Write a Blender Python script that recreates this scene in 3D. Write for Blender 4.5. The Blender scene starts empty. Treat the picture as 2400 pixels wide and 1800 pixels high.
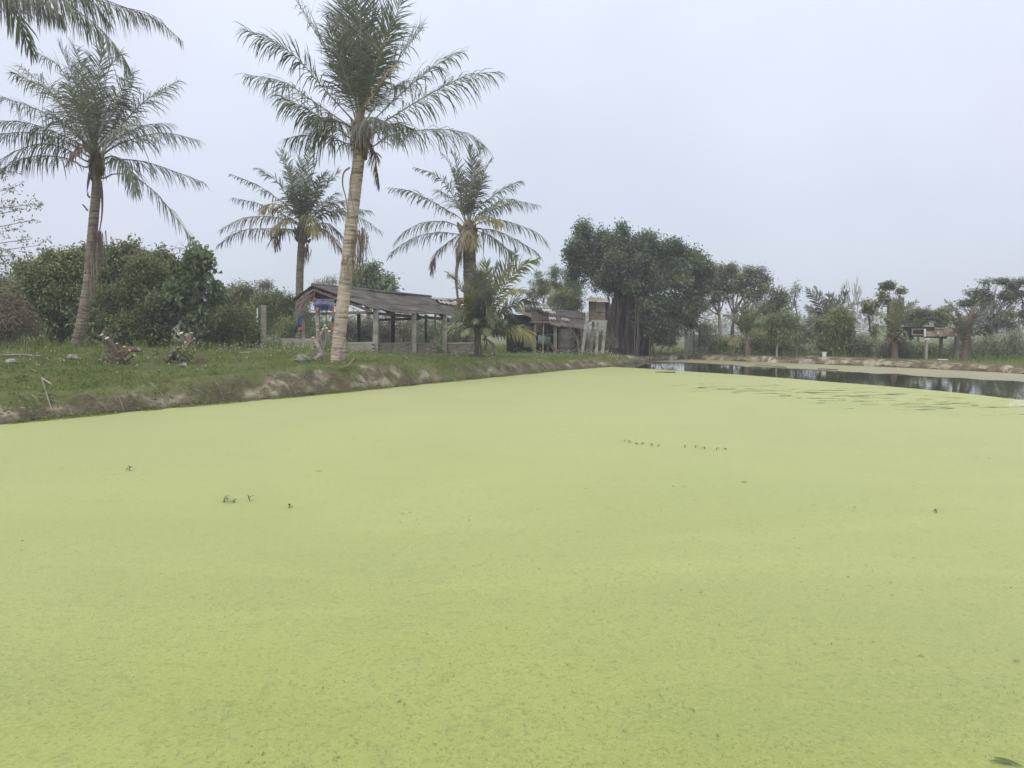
import bpy, math, random
import numpy as np
from mathutils import Vector, Matrix, noise as mnoise

random.seed(11)
rng = np.random.default_rng(11)
SC = bpy.context.scene
COL = SC.collection

# ------------------------------------------------------------------ camera
FPX = 1733.0                       # focal length in pixels of the 2400 px wide photograph
HORIZON = 775.0
CAM = np.array([0.0, 0.0, 1.7])
PITCH = math.atan((900.0 - HORIZON) / FPX)
cd = bpy.data.cameras.new('camera')
cd.sensor_width = 36.0
cd.lens = 36.0 * FPX / 2400.0
cd.clip_start = 0.05
cd.clip_end = 3000.0
cam = bpy.data.objects.new('camera', cd)
cam.location = CAM
cam.rotation_euler = (math.pi / 2 - PITCH, 0, 0)
COL.objects.link(cam)
SC.camera = cam

# ------------------------------------------------------------------ sky, sun, exposure
SUN_ELEV, SUN_AZ = math.radians(58), math.radians(205)     # high, behind the camera and a little to the left
w = bpy.data.worlds.new('World')
SC.world = w
w.use_nodes = True
nt = w.node_tree
nt.nodes.clear()
out = nt.nodes.new('ShaderNodeOutputWorld')
bg = nt.nodes.new('ShaderNodeBackground')
sky = nt.nodes.new('ShaderNodeTexSky')
sky.sky_type = 'NISHITA'
sky.sun_disc = False
sky.sun_elevation = SUN_ELEV
sky.sun_rotation = SUN_AZ
sky.dust_density = 4.0
sky.air_density = 1.5
sk = nt.nodes.new('ShaderNodeVectorMath'); sk.operation = 'SCALE'
sk.inputs['Scale'].default_value = 0.09
nt.links.new(sky.outputs[0], sk.inputs[0])
tc = nt.nodes.new('ShaderNodeTexCoord')
sep = nt.nodes.new('ShaderNodeSeparateXYZ')
nt.links.new(tc.outputs['Generated'], sep.inputs[0])
ramp = nt.nodes.new('ShaderNodeValToRGB')               # an even overcast layer, brighter overhead as overcast skies are
cr = ramp.color_ramp
cr.elements[0].position = 0.0;  cr.elements[0].color = (0.745, 0.825, 0.93, 1)
cr.elements[1].position = 1.0;  cr.elements[1].color = (1.72, 1.72, 1.80, 1)
e = cr.elements.new(0.16); e.color = (0.795, 0.845, 1.0, 1)
e = cr.elements.new(0.40); e.color = (0.955, 0.97, 1.12, 1)
nt.links.new(sep.outputs['Z'], ramp.inputs[0])
nz = nt.nodes.new('ShaderNodeTexNoise')
nz.inputs['Scale'].default_value = 2.2
nz.inputs['Detail'].default_value = 5
nt.links.new(tc.outputs['Generated'], nz.inputs['Vector'])
mr = nt.nodes.new('ShaderNodeMapRange')
mr.inputs['From Min'].default_value = 0.3; mr.inputs['From Max'].default_value = 0.7
mr.inputs['To Min'].default_value = 0.935; mr.inputs['To Max'].default_value = 1.055
nt.links.new(nz.outputs[0], mr.inputs[0])
cl = nt.nodes.new('ShaderNodeVectorMath'); cl.operation = 'SCALE'
nt.links.new(ramp.outputs[0], cl.inputs[0]); nt.links.new(mr.outputs[0], cl.inputs['Scale'])
mx = nt.nodes.new('ShaderNodeMix'); mx.data_type = 'RGBA'
mx.inputs[0].default_value = 0.90
nz2 = nt.nodes.new('ShaderNodeTexNoise'); nz2.inputs['Scale'].default_value = 1.6; nz2.inputs['Detail'].default_value = 2      # warmer and cooler cloud
nt.links.new(tc.outputs['Generated'], nz2.inputs['Vector'])
hr = nt.nodes.new('ShaderNodeValToRGB')
hr.color_ramp.elements[0].position = 0.35; hr.color_ramp.elements[0].color = (1.025, 0.985, 1.0, 1)
hr.color_ramp.elements[1].position = 0.65; hr.color_ramp.elements[1].color = (0.955, 1.01, 1.0, 1)
nt.links.new(nz2.outputs[0], hr.inputs[0])
hm = nt.nodes.new('ShaderNodeVectorMath'); hm.operation = 'MULTIPLY'
nt.links.new(cl.outputs[0], hm.inputs[0]); nt.links.new(hr.outputs[0], hm.inputs[1])
nt.links.new(sk.outputs[0], mx.inputs[6]); nt.links.new(hm.outputs[0], mx.inputs[7])
nt.links.new(mx.outputs[2], bg.inputs[0])
bg.inputs[1].default_value = 1.0
nt.links.new(bg.outputs[0], out.inputs[0])

sl = bpy.data.lights.new('sun', 'SUN')
sl.energy = 1.5
sl.angle = math.radians(18)
sl.color = (1.0, 0.96, 0.9)
so = bpy.data.objects.new('sun', sl)
_sd = Vector((math.sin(SUN_AZ) * math.cos(SUN_ELEV), math.cos(SUN_AZ) * math.cos(SUN_ELEV), math.sin(SUN_ELEV)))
so.rotation_euler = (-_sd).to_track_quat('-Z', 'Y').to_euler()
so.location = (0, 0, 30)
COL.objects.link(so)
SC.view_settings.view_transform = 'Standard'
SC.view_settings.look = 'None'
SC.view_settings.exposure = 0.0
SC.view_settings.gamma = 1.0
SC.view_settings.use_curve_mapping = False
SC.cycles.max_bounces = 8
SC.cycles.transparent_max_bounces = 12
SC.cycles.use_denoising = True
SC.cycles.caustics_reflective = False
SC.cycles.caustics_refractive = False

# ------------------------------------------------------------------ pixel -> place helpers
_cp, _sp = math.cos(PITCH), math.sin(PITCH)
def ray(x, y):
    u, v = (x - 1200.0) / FPX, (900.0 - y) / FPX
    return np.array([u, _cp + v * _sp, -_sp + v * _cp])
def P(x, y, d):
    """the place seen at photo pixel x, y and d metres in front of the camera"""
    r = ray(x, y)
    return CAM + r * (d / r[1])
def Wz(x, y, z=0.0):
    r = ray(x, y)
    return CAM + r * ((z - CAM[2]) / r[2])
def mpp(d):                        # metres per photo pixel at distance d
    return d / FPX
def crop(ox, oy, sc):
    return lambda x, y: (ox + x / sc, oy + y / sc)

def unit(a):
    a = np.asarray(a, float)
    return a / np.maximum(np.linalg.norm(a, axis=-1, keepdims=True), 1e-9)
def smooth(x):
    x = np.clip(x, 0, 1)
    return x * x * (3 - 2 * x)
def srgb(r, g, b):
    f = lambda c: (c / 255 / 12.92) if c / 255 <= 0.04045 else ((c / 255 + 0.055) / 1.055) ** 2.4
    return (f(r), f(g), f(b))

# value noise on numpy arrays
_perm = rng.permutation(4096)
_val = rng.random(4096)
def vnoise(x, y, seed=0):
    xi, yi = np.floor(x).astype(int), np.floor(y).astype(int)
    fx, fy = x - xi, y - yi
    fx, fy = fx * fx * (3 - 2 * fx), fy * fy * (3 - 2 * fy)
    def h(i, j):
        return _val[_perm[(_perm[(i + seed * 131) & 4095] + j) & 4095]]
    return (h(xi, yi) * (1 - fx) + h(xi + 1, yi) * fx) * (1 - fy) + (h(xi, yi + 1) * (1 - fx) + h(xi + 1, yi + 1) * fx) * fy
def fbm(x, y, seed=0, o=4):
    s, a, t = 0, 1.0, 0
    for k in range(o):
        s = s + a * vnoise(x * 2 ** k, y * 2 ** k, seed + k); t += a; a *= 0.5
    return s / t

# ------------------------------------------------------------------ objects
def wloc(o):
    v = Vector((0, 0, 0))
    while o is not None:
        v = v + o.location
        o = o.parent
    return v
def tag(o, label=None, cat=None, group=None, kind=None):
    if label: o['label'] = label
    if cat: o['category'] = cat
    if group: o['group'] = group
    if kind: o['kind'] = kind
    return o
def thing(name, label, cat, loc, group=None):
    o = bpy.data.objects.new(name, None)
    o.location = Vector([float(c) for c in loc])
    o.empty_display_size = 0.2
    COL.objects.link(o)
    return tag(o, label, cat, group)
def link_mesh(name, me, mat, parent=None, base=None):
    o = bpy.data.objects.new(name, me)
    if mat is not None and len(me.materials) == 0:
        me.materials.append(mat)
    if parent is not None:
        o.parent = parent
    COL.objects.link(o)
    return o
def np_mesh(name, V, faces, mat, parent=None, base=None, smooth_shade=False):
    """V (n,3) world space; faces: list of (m,k) index arrays"""
    V = np.asarray(V, float)
    b = np.array(wloc(parent)) if parent is not None else (np.asarray(base, float) if base is not None else np.zeros(3))
    me = bpy.data.meshes.new(name)
    V = V - b
    me.vertices.add(len(V)); me.vertices.foreach_set('co', V.astype(np.float32).ravel())
    faces = [np.asarray(f, np.int32) for f in faces if len(f)]
    loops = np.concatenate([f.ravel() for f in faces])
    sizes = np.concatenate([np.full(len(f), f.shape[1], np.int32) for f in faces])
    starts = np.concatenate([[0], np.cumsum(sizes)[:-1]]).astype(np.int32)
    me.loops.add(len(loops)); me.loops.foreach_set('vertex_index', loops)
    me.polygons.add(len(sizes))
    me.polygons.foreach_set('loop_start', starts)
    me.polygons.foreach_set('loop_total', sizes)
    me.polygons.foreach_set('use_smooth', np.full(len(sizes), smooth_shade))
    me.update(calc_edges=True)
    o = link_mesh(name, me, mat, parent)
    if parent is None:
        o.location = Vector(b)
    return o

class MB:
    """collects shapes in world space; build() links them as ONE mesh object"""
    def __init__(s):
        s.v, s.f = [], []
    def add(s, V, F):
        n = len(s.v)
        s.v.extend([tuple(map(float, p)) for p in V])
        s.f.extend([tuple(int(i) + n for i in f) for f in F])
        return s
    def box(s, c, size, rot=None, jit=0.0):
        hx, hy, hz = [q / 2 for q in size]
        pts = [np.array([a * hx, b * hy, d * hz]) for a in (-1, 1) for b in (-1, 1) for d in (-1, 1)]
        if jit: pts = [p + rng.uniform(-jit, jit, 3) for p in pts]
        if rot is not None: pts = [np.array(rot @ Vector(p)) for p in pts]
        return s.add([p + np.asarray(c) for p in pts], [(0, 1, 3, 2), (4, 6, 7, 5), (0, 4, 5, 1), (2, 3, 7, 6), (0, 2, 6, 4), (1, 5, 7, 3)])
    def beam(s, a, b, wd, ht=None, up=(0, 0, 1)):
        a, b = np.asarray(a, float), np.asarray(b, float)
        ht = ht or wd
        t = unit(b - a)
        up = np.asarray(up, float)
        if abs(t @ up) > 0.95: up = np.array([0, 1.0, 0.0])
        r = unit(np.cross(t, up)); u = np.cross(r, t)
        V = []
        for p in (a, b):
            for q, h in ((-1, -1), (1, -1), (1, 1), (-1, 1)):
                V.append(p + r * q * wd / 2 + u * h * ht / 2)
        return s.add(V, [(3, 2, 1, 0), (4, 5, 6, 7), (0, 1, 5, 4), (1, 2, 6, 5), (2, 3, 7, 6), (3, 0, 4, 7)])
    def tube(s, pts, radii, sides=8, cap=True, wob=0.0):
        pts = np.asarray(pts, float)
        if np.isscalar(radii): radii = [radii] * len(pts)
        T = unit(np.gradient(pts, axis=0))
        ref = np.array([1.0, 0, 0]) if abs(T[0][0]) < 0.8 else np.array([0, 1.0, 0])
        V = []
        r = unit(np.cross(T[0], ref))
        for p, t, rad in zip(pts, T, radii):
            r = unit(r - t * (r @ t)); u = np.cross(t, r)
            for k in range(sides):
                a = 2 * math.pi * k / sides
                rr = rad * (1 + (rng.uniform(-wob, wob) if wob else 0))
                V.append(p + rr * (math.cos(a) * r + math.sin(a) * u))
        F = []
        for i in range(len(pts) - 1):
            for k in range(sides):
                k2 = (k + 1) % sides
                F.append((i * sides + k, i * sides + k2, (i + 1) * sides + k2, (i + 1) * sides + k))
        if cap:
            F.append(tuple(range(sides))[::-1]); F.append(tuple((len(pts) - 1) * sides + k for k in range(sides)))
        return s.add(V, F)
    def sheet(s, A, B, C, D, waves=0, amp=0.02, thick=0.008, nv=2, sag=0.0):
        """corrugated or flat sheet: A-B top edge, D-C bottom edge, ridges run from top to bottom"""
        A, B, C, D = [np.asarray(q, float) for q in (A, B, C, D)]
        n = unit(np.cross(B - A, D - A))
        if n[2] < 0: n = -n
        nu = max(1, waves * 4)
        V = []
        for side in (0, 1):
            for j in range(nv + 1):
                tv = j / nv
                for i in range(nu + 1):
                    tu = i / nu
                    p = (A * (1 - tu) + B * tu) * (1 - tv) + (D * (1 - tu) + C * tu) * tv
                    h = amp * math.sin(2 * math.pi * waves * tu) if waves else 0
                    V.append(p + n * (h - side * thick) + np.array([0, 0, -sag * math.sin(math.pi * tv)]))
        W_ = nu + 1; O = W_ * (nv + 1)
        F = []
        for j in range(nv):
            for i in range(nu):
                a = j * W_ + i
                F.append((a, a + 1, a + W_ + 1, a + W_)); F.append((O + a + W_, O + a + W_ + 1, O + a + 1, O + a))
        for i in range(nu):
            F.append((O + i, O + i + 1, i + 1, i)); b = nv * W_ + i; F.append((b, b + 1, O + b + 1, O + b))
        for j in range(nv):
            a = j * W_; F.append((a, a + W_, O + a + W_, O + a)); b = a + nu; F.append((O + b, O + b + W_, b + W_, b))
        return s.add(V, F)
    def blob(s, c, r, seg=8, rings=6, rough=0.15):
        c = np.asarray(c, float); r = np.asarray(r, float) * np.ones(3)
        V = [c + np.array([0, 0, r[2]])]
        for j in range(1, rings):
            th = math.pi * j / rings
            for k in range(seg):
                ph = 2 * math.pi * k / seg
                q = 1 + rng.uniform(-rough, rough)
                V.append(c + q * r * np.array([math.sin(th) * math.cos(ph), math.sin(th) * math.sin(ph), math.cos(th)]))
        V.append(c - np.array([0, 0, r[2]]))
        F = []
        for k in range(seg):
            F.append((0, 1 + k, 1 + (k + 1) % seg))
            for j in range(rings - 2):
                a = 1 + j * seg
                F.append((a + k, a + seg + k, a + seg + (k + 1) % seg, a + (k + 1) % seg))
            a = 1 + (rings - 2) * seg
            F.append((a + k, len(V) - 1, a + (k + 1) % seg))
        return s.add(V, F)
    def build(s, name, mat, parent=None, base=None, sm=False):
        b = np.array(wloc(parent)) if parent is not None else (np.asarray(base, float) if base is not None else np.array(s.v).mean(0) * np.array([1, 1, 0]) + np.array([0, 0, min(p[2] for p in s.v)]))
        me = bpy.data.meshes.new(name)
        me.from_pydata([(p[0] - b[0], p[1] - b[1], p[2] - b[2]) for p in s.v], [], s.f)
        if sm: me.polygons.foreach_set('use_smooth', [True] * len(me.polygons))
        me.update()
        o = link_mesh(name, me, mat, parent)
        if parent is None: o.location = Vector(b)
        return o

# ------------------------------------------------------------------ materials
def M(name, c1, c2=None, scale=3.0, rough=0.85, spec=0.25, bump=0.0, bscale=25.0, detail=5.0, lo=0.35, hi=0.65, stretch=(1, 1, 1),
      transl=0.0, c3=None, scale3=12.0, amt3=0.5, objrand=0.0, bdist=0.02, isl=0.0):
    m = bpy.data.materials.new(name)
    m.use_nodes = True
    n, L = m.node_tree.nodes, m.node_tree.links
    n.clear()
    o = n.new('ShaderNodeOutputMaterial')
    b = n.new('ShaderNodeBsdfPrincipled')
    b.inputs['Roughness'].default_value = rough
    b.inputs['Specular IOR Level'].default_value = spec
    g = n.new('ShaderNodeNewGeometry')
    mp = n.new('ShaderNodeMapping'); mp.inputs['Scale'].default_value = stretch
    L.new(g.outputs['Position'], mp.inputs[0])
    col = None
    if c2 is not None:
        t = n.new('ShaderNodeTexNoise'); t.inputs['Scale'].default_value = scale; t.inputs['Detail'].default_value = detail
        t.inputs['Roughness'].default_value = 0.6
        L.new(mp.outputs[0], t.inputs['Vector'])
        r = n.new('ShaderNodeValToRGB')
        r.color_ramp.elements[0].position = lo; r.color_ramp.elements[0].color = (*c1, 1)
        r.color_ramp.elements[1].position = hi; r.color_ramp.elements[1].color = (*c2, 1)
        L.new(t.outputs[0], r.inputs[0]); col = r.outputs[0]
        if c3 is not None:
            t3 = n.new('ShaderNodeTexNoise'); t3.inputs['Scale'].default_value = scale3; t3.inputs['Detail'].default_value = 4
            L.new(mp.outputs[0], t3.inputs['Vector'])
            r3 = n.new('ShaderNodeMapRange'); r3.inputs[1].default_value = 0.52; r3.inputs[2].default_value = 0.66
            r3.inputs[3].default_value = 0; r3.inputs[4].default_value = amt3
            L.new(t3.outputs[0], r3.inputs[0])
            mm = n.new('ShaderNodeMix'); mm.data_type = 'RGBA'
            L.new(r3.outputs[0], mm.inputs[0]); L.new(col, mm.inputs[6]); mm.inputs[7].default_value = (*c3, 1)
            col = mm.outputs[2]
    else:
        q = n.new('ShaderNodeRGB'); q.outputs[0].default_value = (*c1, 1); col = q.outputs[0]
    if objrand:
        oi = n.new('ShaderNodeObjectInfo')
        rr = n.new('ShaderNodeMapRange'); rr.inputs[3].default_value = 1 - objrand; rr.inputs[4].default_value = 1 + objrand
        L.new(oi.outputs['Random'], rr.inputs[0])
        vm = n.new('ShaderNodeVectorMath'); vm.operation = 'SCALE'
        L.new(col, vm.inputs[0]); L.new(rr.outputs[0], vm.inputs['Scale'])
        col = vm.outputs[0]
    if isl:                                    # every leaf its own shade
        rr = n.new('ShaderNodeMapRange'); rr.inputs[3].default_value = 1 - isl; rr.inputs[4].default_value = 1 + isl
        L.new(g.outputs['Random Per Island'], rr.inputs[0])
        vm = n.new('ShaderNodeVectorMath'); vm.operation = 'SCALE'
        L.new(col, vm.inputs[0]); L.new(rr.outputs[0], vm.inputs['Scale']); col = vm.outputs[0]
    L.new(col, b.inputs['Base Color'])
    if bump:
        bt = n.new('ShaderNodeTexNoise'); bt.inputs['Scale'].default_value = bscale; bt.inputs['Detail'].default_value = 5
        L.new(mp.outputs[0], bt.inputs['Vector'])
        bn = n.new('ShaderNodeBump'); bn.inputs['Strength'].default_value = bump; bn.inputs['Distance'].default_value = bdist
        L.new(bt.outputs[0], bn.inputs['Height']); L.new(bn.outputs[0], b.inputs['Normal'])
    if transl:
        tr = n.new('ShaderNodeBsdfTranslucent'); L.new(col, tr.inputs['Color'])
        ms = n.new('ShaderNodeMixShader'); ms.inputs[0].default_value = transl
        L.new(b.outputs[0], ms.inputs[1]); L.new(tr.outputs[0], ms.inputs[2]); L.new(ms.outputs[0], o.inputs[0])
    else:
        L.new(b.outputs[0], o.inputs[0])
    return m

MAT = {}
MAT['frond'] = M('palm_frond_green', (0.125, 0.152, 0.112), (0.205, 0.230, 0.150), 0.9, 0.5, 0.4, transl=0.28, objrand=0.22, isl=0.25)
MAT['frond_far'] = M('palm_frond_grey_green', (0.135, 0.165, 0.088), (0.225, 0.245, 0.125), 0.9, 0.55, 0.3, transl=0.22, objrand=0.25, isl=0.25)
MAT['frond_light'] = M('young_palm_frond', (0.175, 0.205, 0.095), (0.285, 0.30, 0.14), 0.9, 0.5, 0.4, transl=0.3, objrand=0.2, isl=0.2)
MAT['frond_yellow'] = M('palm_frond_yellowing', (0.20, 0.20, 0.072), (0.30, 0.27, 0.10), 1.2, 0.6, 0.3, transl=0.25, objrand=0.2)
MAT['frond_dead'] = M('palm_frond_dead', (0.19, 0.155, 0.115), (0.31, 0.262, 0.195), 2.0, 0.8, 0.15, transl=0.15, objrand=0.25)
MAT['rachis'] = M('palm_rachis', (0.21, 0.215, 0.115), (0.30, 0.29, 0.165), 2.0, 0.6, 0.3)
MAT['fibre'] = M('palm_fibre', (0.13, 0.10, 0.07), (0.24, 0.19, 0.13), 6.0, 0.95, 0.1, bump=0.4, bscale=40, stretch=(1, 1, 0.2))
MAT['ptrunk'] = M('palm_trunk_bark', (0.39, 0.315, 0.255), (0.54, 0.455, 0.38), 3.0, 0.9, 0.15, bump=0.6, bscale=14, stretch=(0.8, 0.8, 5.0), c3=(0.11, 0.09, 0.07), scale3=2.6, amt3=0.75)
MAT['ptrunk_grey'] = M('palm_trunk_bark_grey', (0.19, 0.158, 0.125), (0.31, 0.265, 0.21), 3.0, 0.9, 0.15, bump=0.6, bscale=14, stretch=(0.8, 0.8, 5.0), c3=(0.085, 0.072, 0.06), scale3=2.6, amt3=0.75)
MAT['bark'] = M('bark_grey_brown', (0.12, 0.095, 0.07), (0.24, 0.20, 0.155), 5.0, 0.95, 0.1, bump=0.5, bscale=20, stretch=(1, 1, 0.25))
MAT['bark_pale'] = M('bark_pale', (0.26, 0.235, 0.195), (0.40, 0.37, 0.32), 5.0, 0.95, 0.1, bump=0.4, bscale=20, stretch=(1, 1, 0.25))
MAT['twig'] = M('twig_grey', (0.20, 0.175, 0.15), (0.33, 0.29, 0.25), 3.0, 0.95, 0.1)
MAT['aroot'] = M('aerial_root', (0.075, 0.060, 0.049), (0.165, 0.135, 0.112), 1.3, 0.95, 0.1, bump=0.3, bscale=15, stretch=(1, 1, 0.12), objrand=0.35)
def leafmat(name, a, b, scale=0.8, tr=0.32, rough=0.40, c3=None):
    MAT[name] = M(name, a, b, scale, rough, 0.55, transl=tr, detail=6, lo=0.38, hi=0.62, c3=c3, scale3=2.5, amt3=0.6, isl=0.5)
leafmat('leaf_dark', (0.11, 0.15, 0.056), (0.24, 0.282, 0.105), 0.9)
leafmat('leaf_banyan', (0.078, 0.118, 0.062), (0.18, 0.228, 0.108), 0.7)
leafmat('leaf_mid', (0.15, 0.198, 0.066), (0.29, 0.335, 0.125), 0.9, c3=(0.25, 0.28, 0.12))
leafmat('leaf_light', (0.165, 0.225, 0.10), (0.27, 0.33, 0.15), 1.2)
leafmat('leaf_broad', (0.145, 0.21, 0.092), (0.285, 0.35, 0.18), 1.4)
leafmat('leaf_grey', (0.17, 0.195, 0.12), (0.28, 0.3, 0.185), 0.9)
leafmat('leaf_far', (0.175, 0.215, 0.13), (0.295, 0.335, 0.2), 0.6)
leafmat('leaf_dry', (0.18, 0.14, 0.095), (0.29, 0.235, 0.165), 1.0)
MAT['grass'] = M('grass_blades', (0.135, 0.190, 0.044), (0.250, 0.312, 0.086), 0.7, 0.7, 0.2, transl=0.25, detail=6, c3=(0.22, 0.19, 0.10), scale3=0.9, amt3=0.55)
MAT['weed'] = M('weed_leaves', (0.10, 0.155, 0.045), (0.185, 0.25, 0.075), 1.3, 0.6, 0.3, transl=0.25)
MAT['flower'] = M('white_petals', (0.75, 0.74, 0.68), rough=0.7)
MAT['concrete'] = M('old_concrete', (0.25, 0.23, 0.195), (0.39, 0.365, 0.31), 3.0, 0.95, 0.15, bump=0.3, bscale=30, c3=(0.14, 0.135, 0.11), scale3=4, amt3=0.6, objrand=0.12)
MAT['concrete_white'] = M('pale_concrete', (0.45, 0.43, 0.38), (0.60, 0.58, 0.52), 3.0, 0.95, 0.15, bump=0.3, bscale=30, c3=(0.25, 0.235, 0.20), scale3=3, amt3=0.5)
MAT['concrete_dark'] = M('stained_concrete', (0.085, 0.080, 0.068), (0.15, 0.14, 0.115), 3.0, 0.95, 0.15, bump=0.3, bscale=30)
MAT['asbestos'] = M('fibre_cement_sheet', (0.080, 0.077, 0.068), (0.145, 0.138, 0.120), 1.6, 0.95, 0.1, bump=0.25, bscale=20, c3=(0.075, 0.080, 0.062), scale3=3, amt3=0.6, objrand=0.16)
MAT['asbestos_pale'] = M('pale_fibre_cement_sheet', (0.33, 0.31, 0.265), (0.50, 0.47, 0.41), 2.5, 0.95, 0.1, bump=0.25, bscale=20, c3=(0.20, 0.185, 0.15), scale3=5, amt3=0.6, objrand=0.15)
MAT['asbestos_tan'] = M('weathered_tan_sheet', (0.20, 0.175, 0.13), (0.33, 0.295, 0.225), 2.5, 0.95, 0.1, bump=0.25, bscale=20, c3=(0.11, 0.11, 0.07), scale3=4, amt3=0.6, objrand=0.2)
MAT['wood'] = M('weathered_timber', (0.13, 0.105, 0.08), (0.24, 0.20, 0.155), 6.0, 0.95, 0.1, bump=0.3, bscale=30, objrand=0.15)
MAT['wood_grey'] = M('grey_timber', (0.19, 0.17, 0.14), (0.33, 0.30, 0.25), 7.0, 0.95, 0.1, bump=0.4, bscale=40, stretch=(1, 1, 0.2), objrand=0.18)
MAT['dark'] = M('dark_boards_and_shade', (0.035, 0.030, 0.027), (0.075, 0.062, 0.052), 4.0, 0.95, 0.1)  # dark timber, also the painted shade inside openings
MAT['brick'] = M('weathered_brick', (0.22, 0.19, 0.15), (0.37, 0.33, 0.27), 4.0, 0.95, 0.1, bump=0.4, bscale=60, objrand=0.28)
MAT['brick_white'] = M('whitewashed_brick', (0.40, 0.37, 0.31), (0.56, 0.525, 0.45), 3.0, 0.95, 0.1, bump=0.4, bscale=60, objrand=0.15, c3=(0.26, 0.225, 0.17), scale3=3, amt3=0.7)
MAT['mortar'] = M('old_mortar', (0.13, 0.12, 0.095), (0.21, 0.195, 0.16), 5.0, 0.95, 0.1)
MAT['stone'] = M('pale_bank_slab', (0.20, 0.17, 0.115), (0.44, 0.395, 0.30), 1.8, 0.95, 0.1, bump=0.6, bscale=14, lo=.42, hi=.6, c3=(0.13, 0.115, 0.07), scale3=2.4, amt3=0.8, objrand=0.12)
MAT['blue'] = M('blue_tarpaulin', (0.075, 0.125, 0.26), (0.12, 0.175, 0.32), 4.0, 0.6, 0.3, bump=0.2, bscale=10)
MAT['orange'] = M('orange_cloth', (0.46, 0.14, 0.06), (0.56, 0.21, 0.09), 5.0, 0.8, 0.2)
MAT['cutwood'] = M('cut_wood_face', (0.50, 0.44, 0.34), (0.68, 0.62, 0.52), 8.0, 0.9, 0.1)
MAT['cutwood_orange'] = M('fresh_cut_wood', (0.55, 0.29, 0.12), (0.66, 0.40, 0.20), 8.0, 0.9, 0.1)
MAT['bucket'] = M('cream_plastic', (0.72, 0.68, 0.56), (0.78, 0.75, 0.64), 6.0, 0.5, 0.4)
MAT['turq'] = M('pale_turquoise_paint', (0.36, 0.46, 0.41), (0.46, 0.55, 0.49), 5.0, 0.7, 0.3, c3=(0.25, 0.26, 0.2), scale3=6, amt3=0.6)
MAT['cream'] = M('cream_board', (0.50, 0.47, 0.35), (0.58, 0.55, 0.43), 4.0, 0.9, 0.1)
MAT['white'] = M('white_paint', (0.70, 0.70, 0.67), (0.78, 0.78, 0.75), 5.0, 0.8, 0.2)
MAT['rope'] = M('old_rope', (0.10, 0.09, 0.075), rough=0.95)
MAT['wall_grey'] = M('grey_rendered_wall', (0.27, 0.265, 0.25), (0.36, 0.355, 0.335), 2.0, 0.95, 0.1, c3=(0.18, 0.175, 0.155), scale3=4, amt3=0.6)
# ------------------------------------------------------------------ the pond and the land round it
BANK_LEFT = [(-60, 1010), (0, 996), (200, 977), (400, 958), (600, 940), (800, 921), (950, 906), (1100, 891), (1200, 881), (1300, 871), (1380, 864), (1440, 859.5)]
BANK_FAR = [(1486, 851), (1530, 847.5), (1573, 845), (1616, 842), (1700, 845.5), (1800, 850), (1930, 854.5), (2071, 860), (2200, 866), (2342, 873), (2390, 877)]
pond = [(-26.0, -6.0), (-17.5, 2.2)] + [tuple(Wz(x, y)[:2]) for x, y in BANK_LEFT[1:]] + [tuple(Wz(x, y)[:2]) for x, y in BANK_FAR] + \
       [(23.5, 19.0), (27.0, 6.0), (22.0, 1.6), (6.0, 0.9), (-3.0, 0.9), (-10.0, -2.0)]
pond = np.array(pond)

def sdist(X, Y, poly=pond):
    """signed distance to the pond's edge, positive on land"""
    x, y = X.ravel(), Y.ravel()
    best = np.full(x.shape, 1e9); inside = np.zeros(x.shape, bool)
    n = len(poly)
    for i in range(n):
        ax, ay = poly[i]; bx, by = poly[(i + 1) % n]
        dx, dy = bx - ax, by - ay
        t = np.clip(((x - ax) * dx + (y - ay) * dy) / (dx * dx + dy * dy), 0, 1)
        best = np.minimum(best, np.hypot(x - ax - t * dx, y - ay - t * dy))
        c = ((ay > y) != (by > y)) & (x < (bx - ax) * (y - ay) / (by - ay + 1e-12) + ax)
        inside ^= c
    return np.where(inside, -best, best).reshape(X.shape)

_ctl = [P(*q) for q in [(185, 812, 25), (0, 838, 19.5), (60, 870, 17), (270, 852, 20.5), (430, 832, 23.5), (330, 815, 26), (620, 815, 29), (750, 848, 22.6), (790, 852, 22.5),
        (560, 850, 21.5), (450, 880, 18.8), (200, 915, 16), (700, 818, 31), (880, 824, 31), (980, 836, 32), (1050, 836, 33), (1122, 838, 31.5), (950, 850, 27), (1250, 829, 37),
        (1380, 831, 38), (1300, 845, 34), (1480, 836, 42), (1560, 835, 44), (1640, 828, 46), (1700, 833, 43.5), (1800, 836, 41), (1932, 838, 38.2), (2090, 842, 36.3), (2170, 844, 35.3), (2300, 852, 33), (2400, 860, 31.5)]]
_ctl += [np.array(q) for q in [(-14, 11, .95), (-20, 8, 1.0), (-25, 25, 1.25), (-18, 32, 1.1), (-12, 45, .75), (0, 52, .6), (12, 56, .5), (25, 45, .45), (30, 30, .5), (0, -2, .35), (-8, -3, .4), (8, -2, .4),
        (-40, 60, .8), (0, 90, .5), (50, 90, .4), (60, 40, .4), (-60, 30, .8), (0, 200, .3), (200, 200, .2), (-200, 200, .4), (0, 600, 0.2), (600, 600, 0.2), (-600, 600, 0.2)]]
_ctl = np.array(_ctl)
def land(X, Y):
    x, y = X.ravel(), Y.ravel()
    num = np.zeros(x.shape); den = np.zeros(x.shape)
    for cx, cy, cz in _ctl:
        wgt = 1.0 / ((x - cx) ** 2 + (y - cy) ** 2 + 1.2) ** 1.6
        num += wgt * cz; den += wgt
    return (num / den).reshape(X.shape)
def bank_width(X, Y):
    return 0.95 + 0.5 * (fbm(X * 0.35, Y * 0.35, 5, 2) - 0.5) - 0.35 * smooth((X - 8) / 6) * smooth((Y - 24) / 6)
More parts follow.
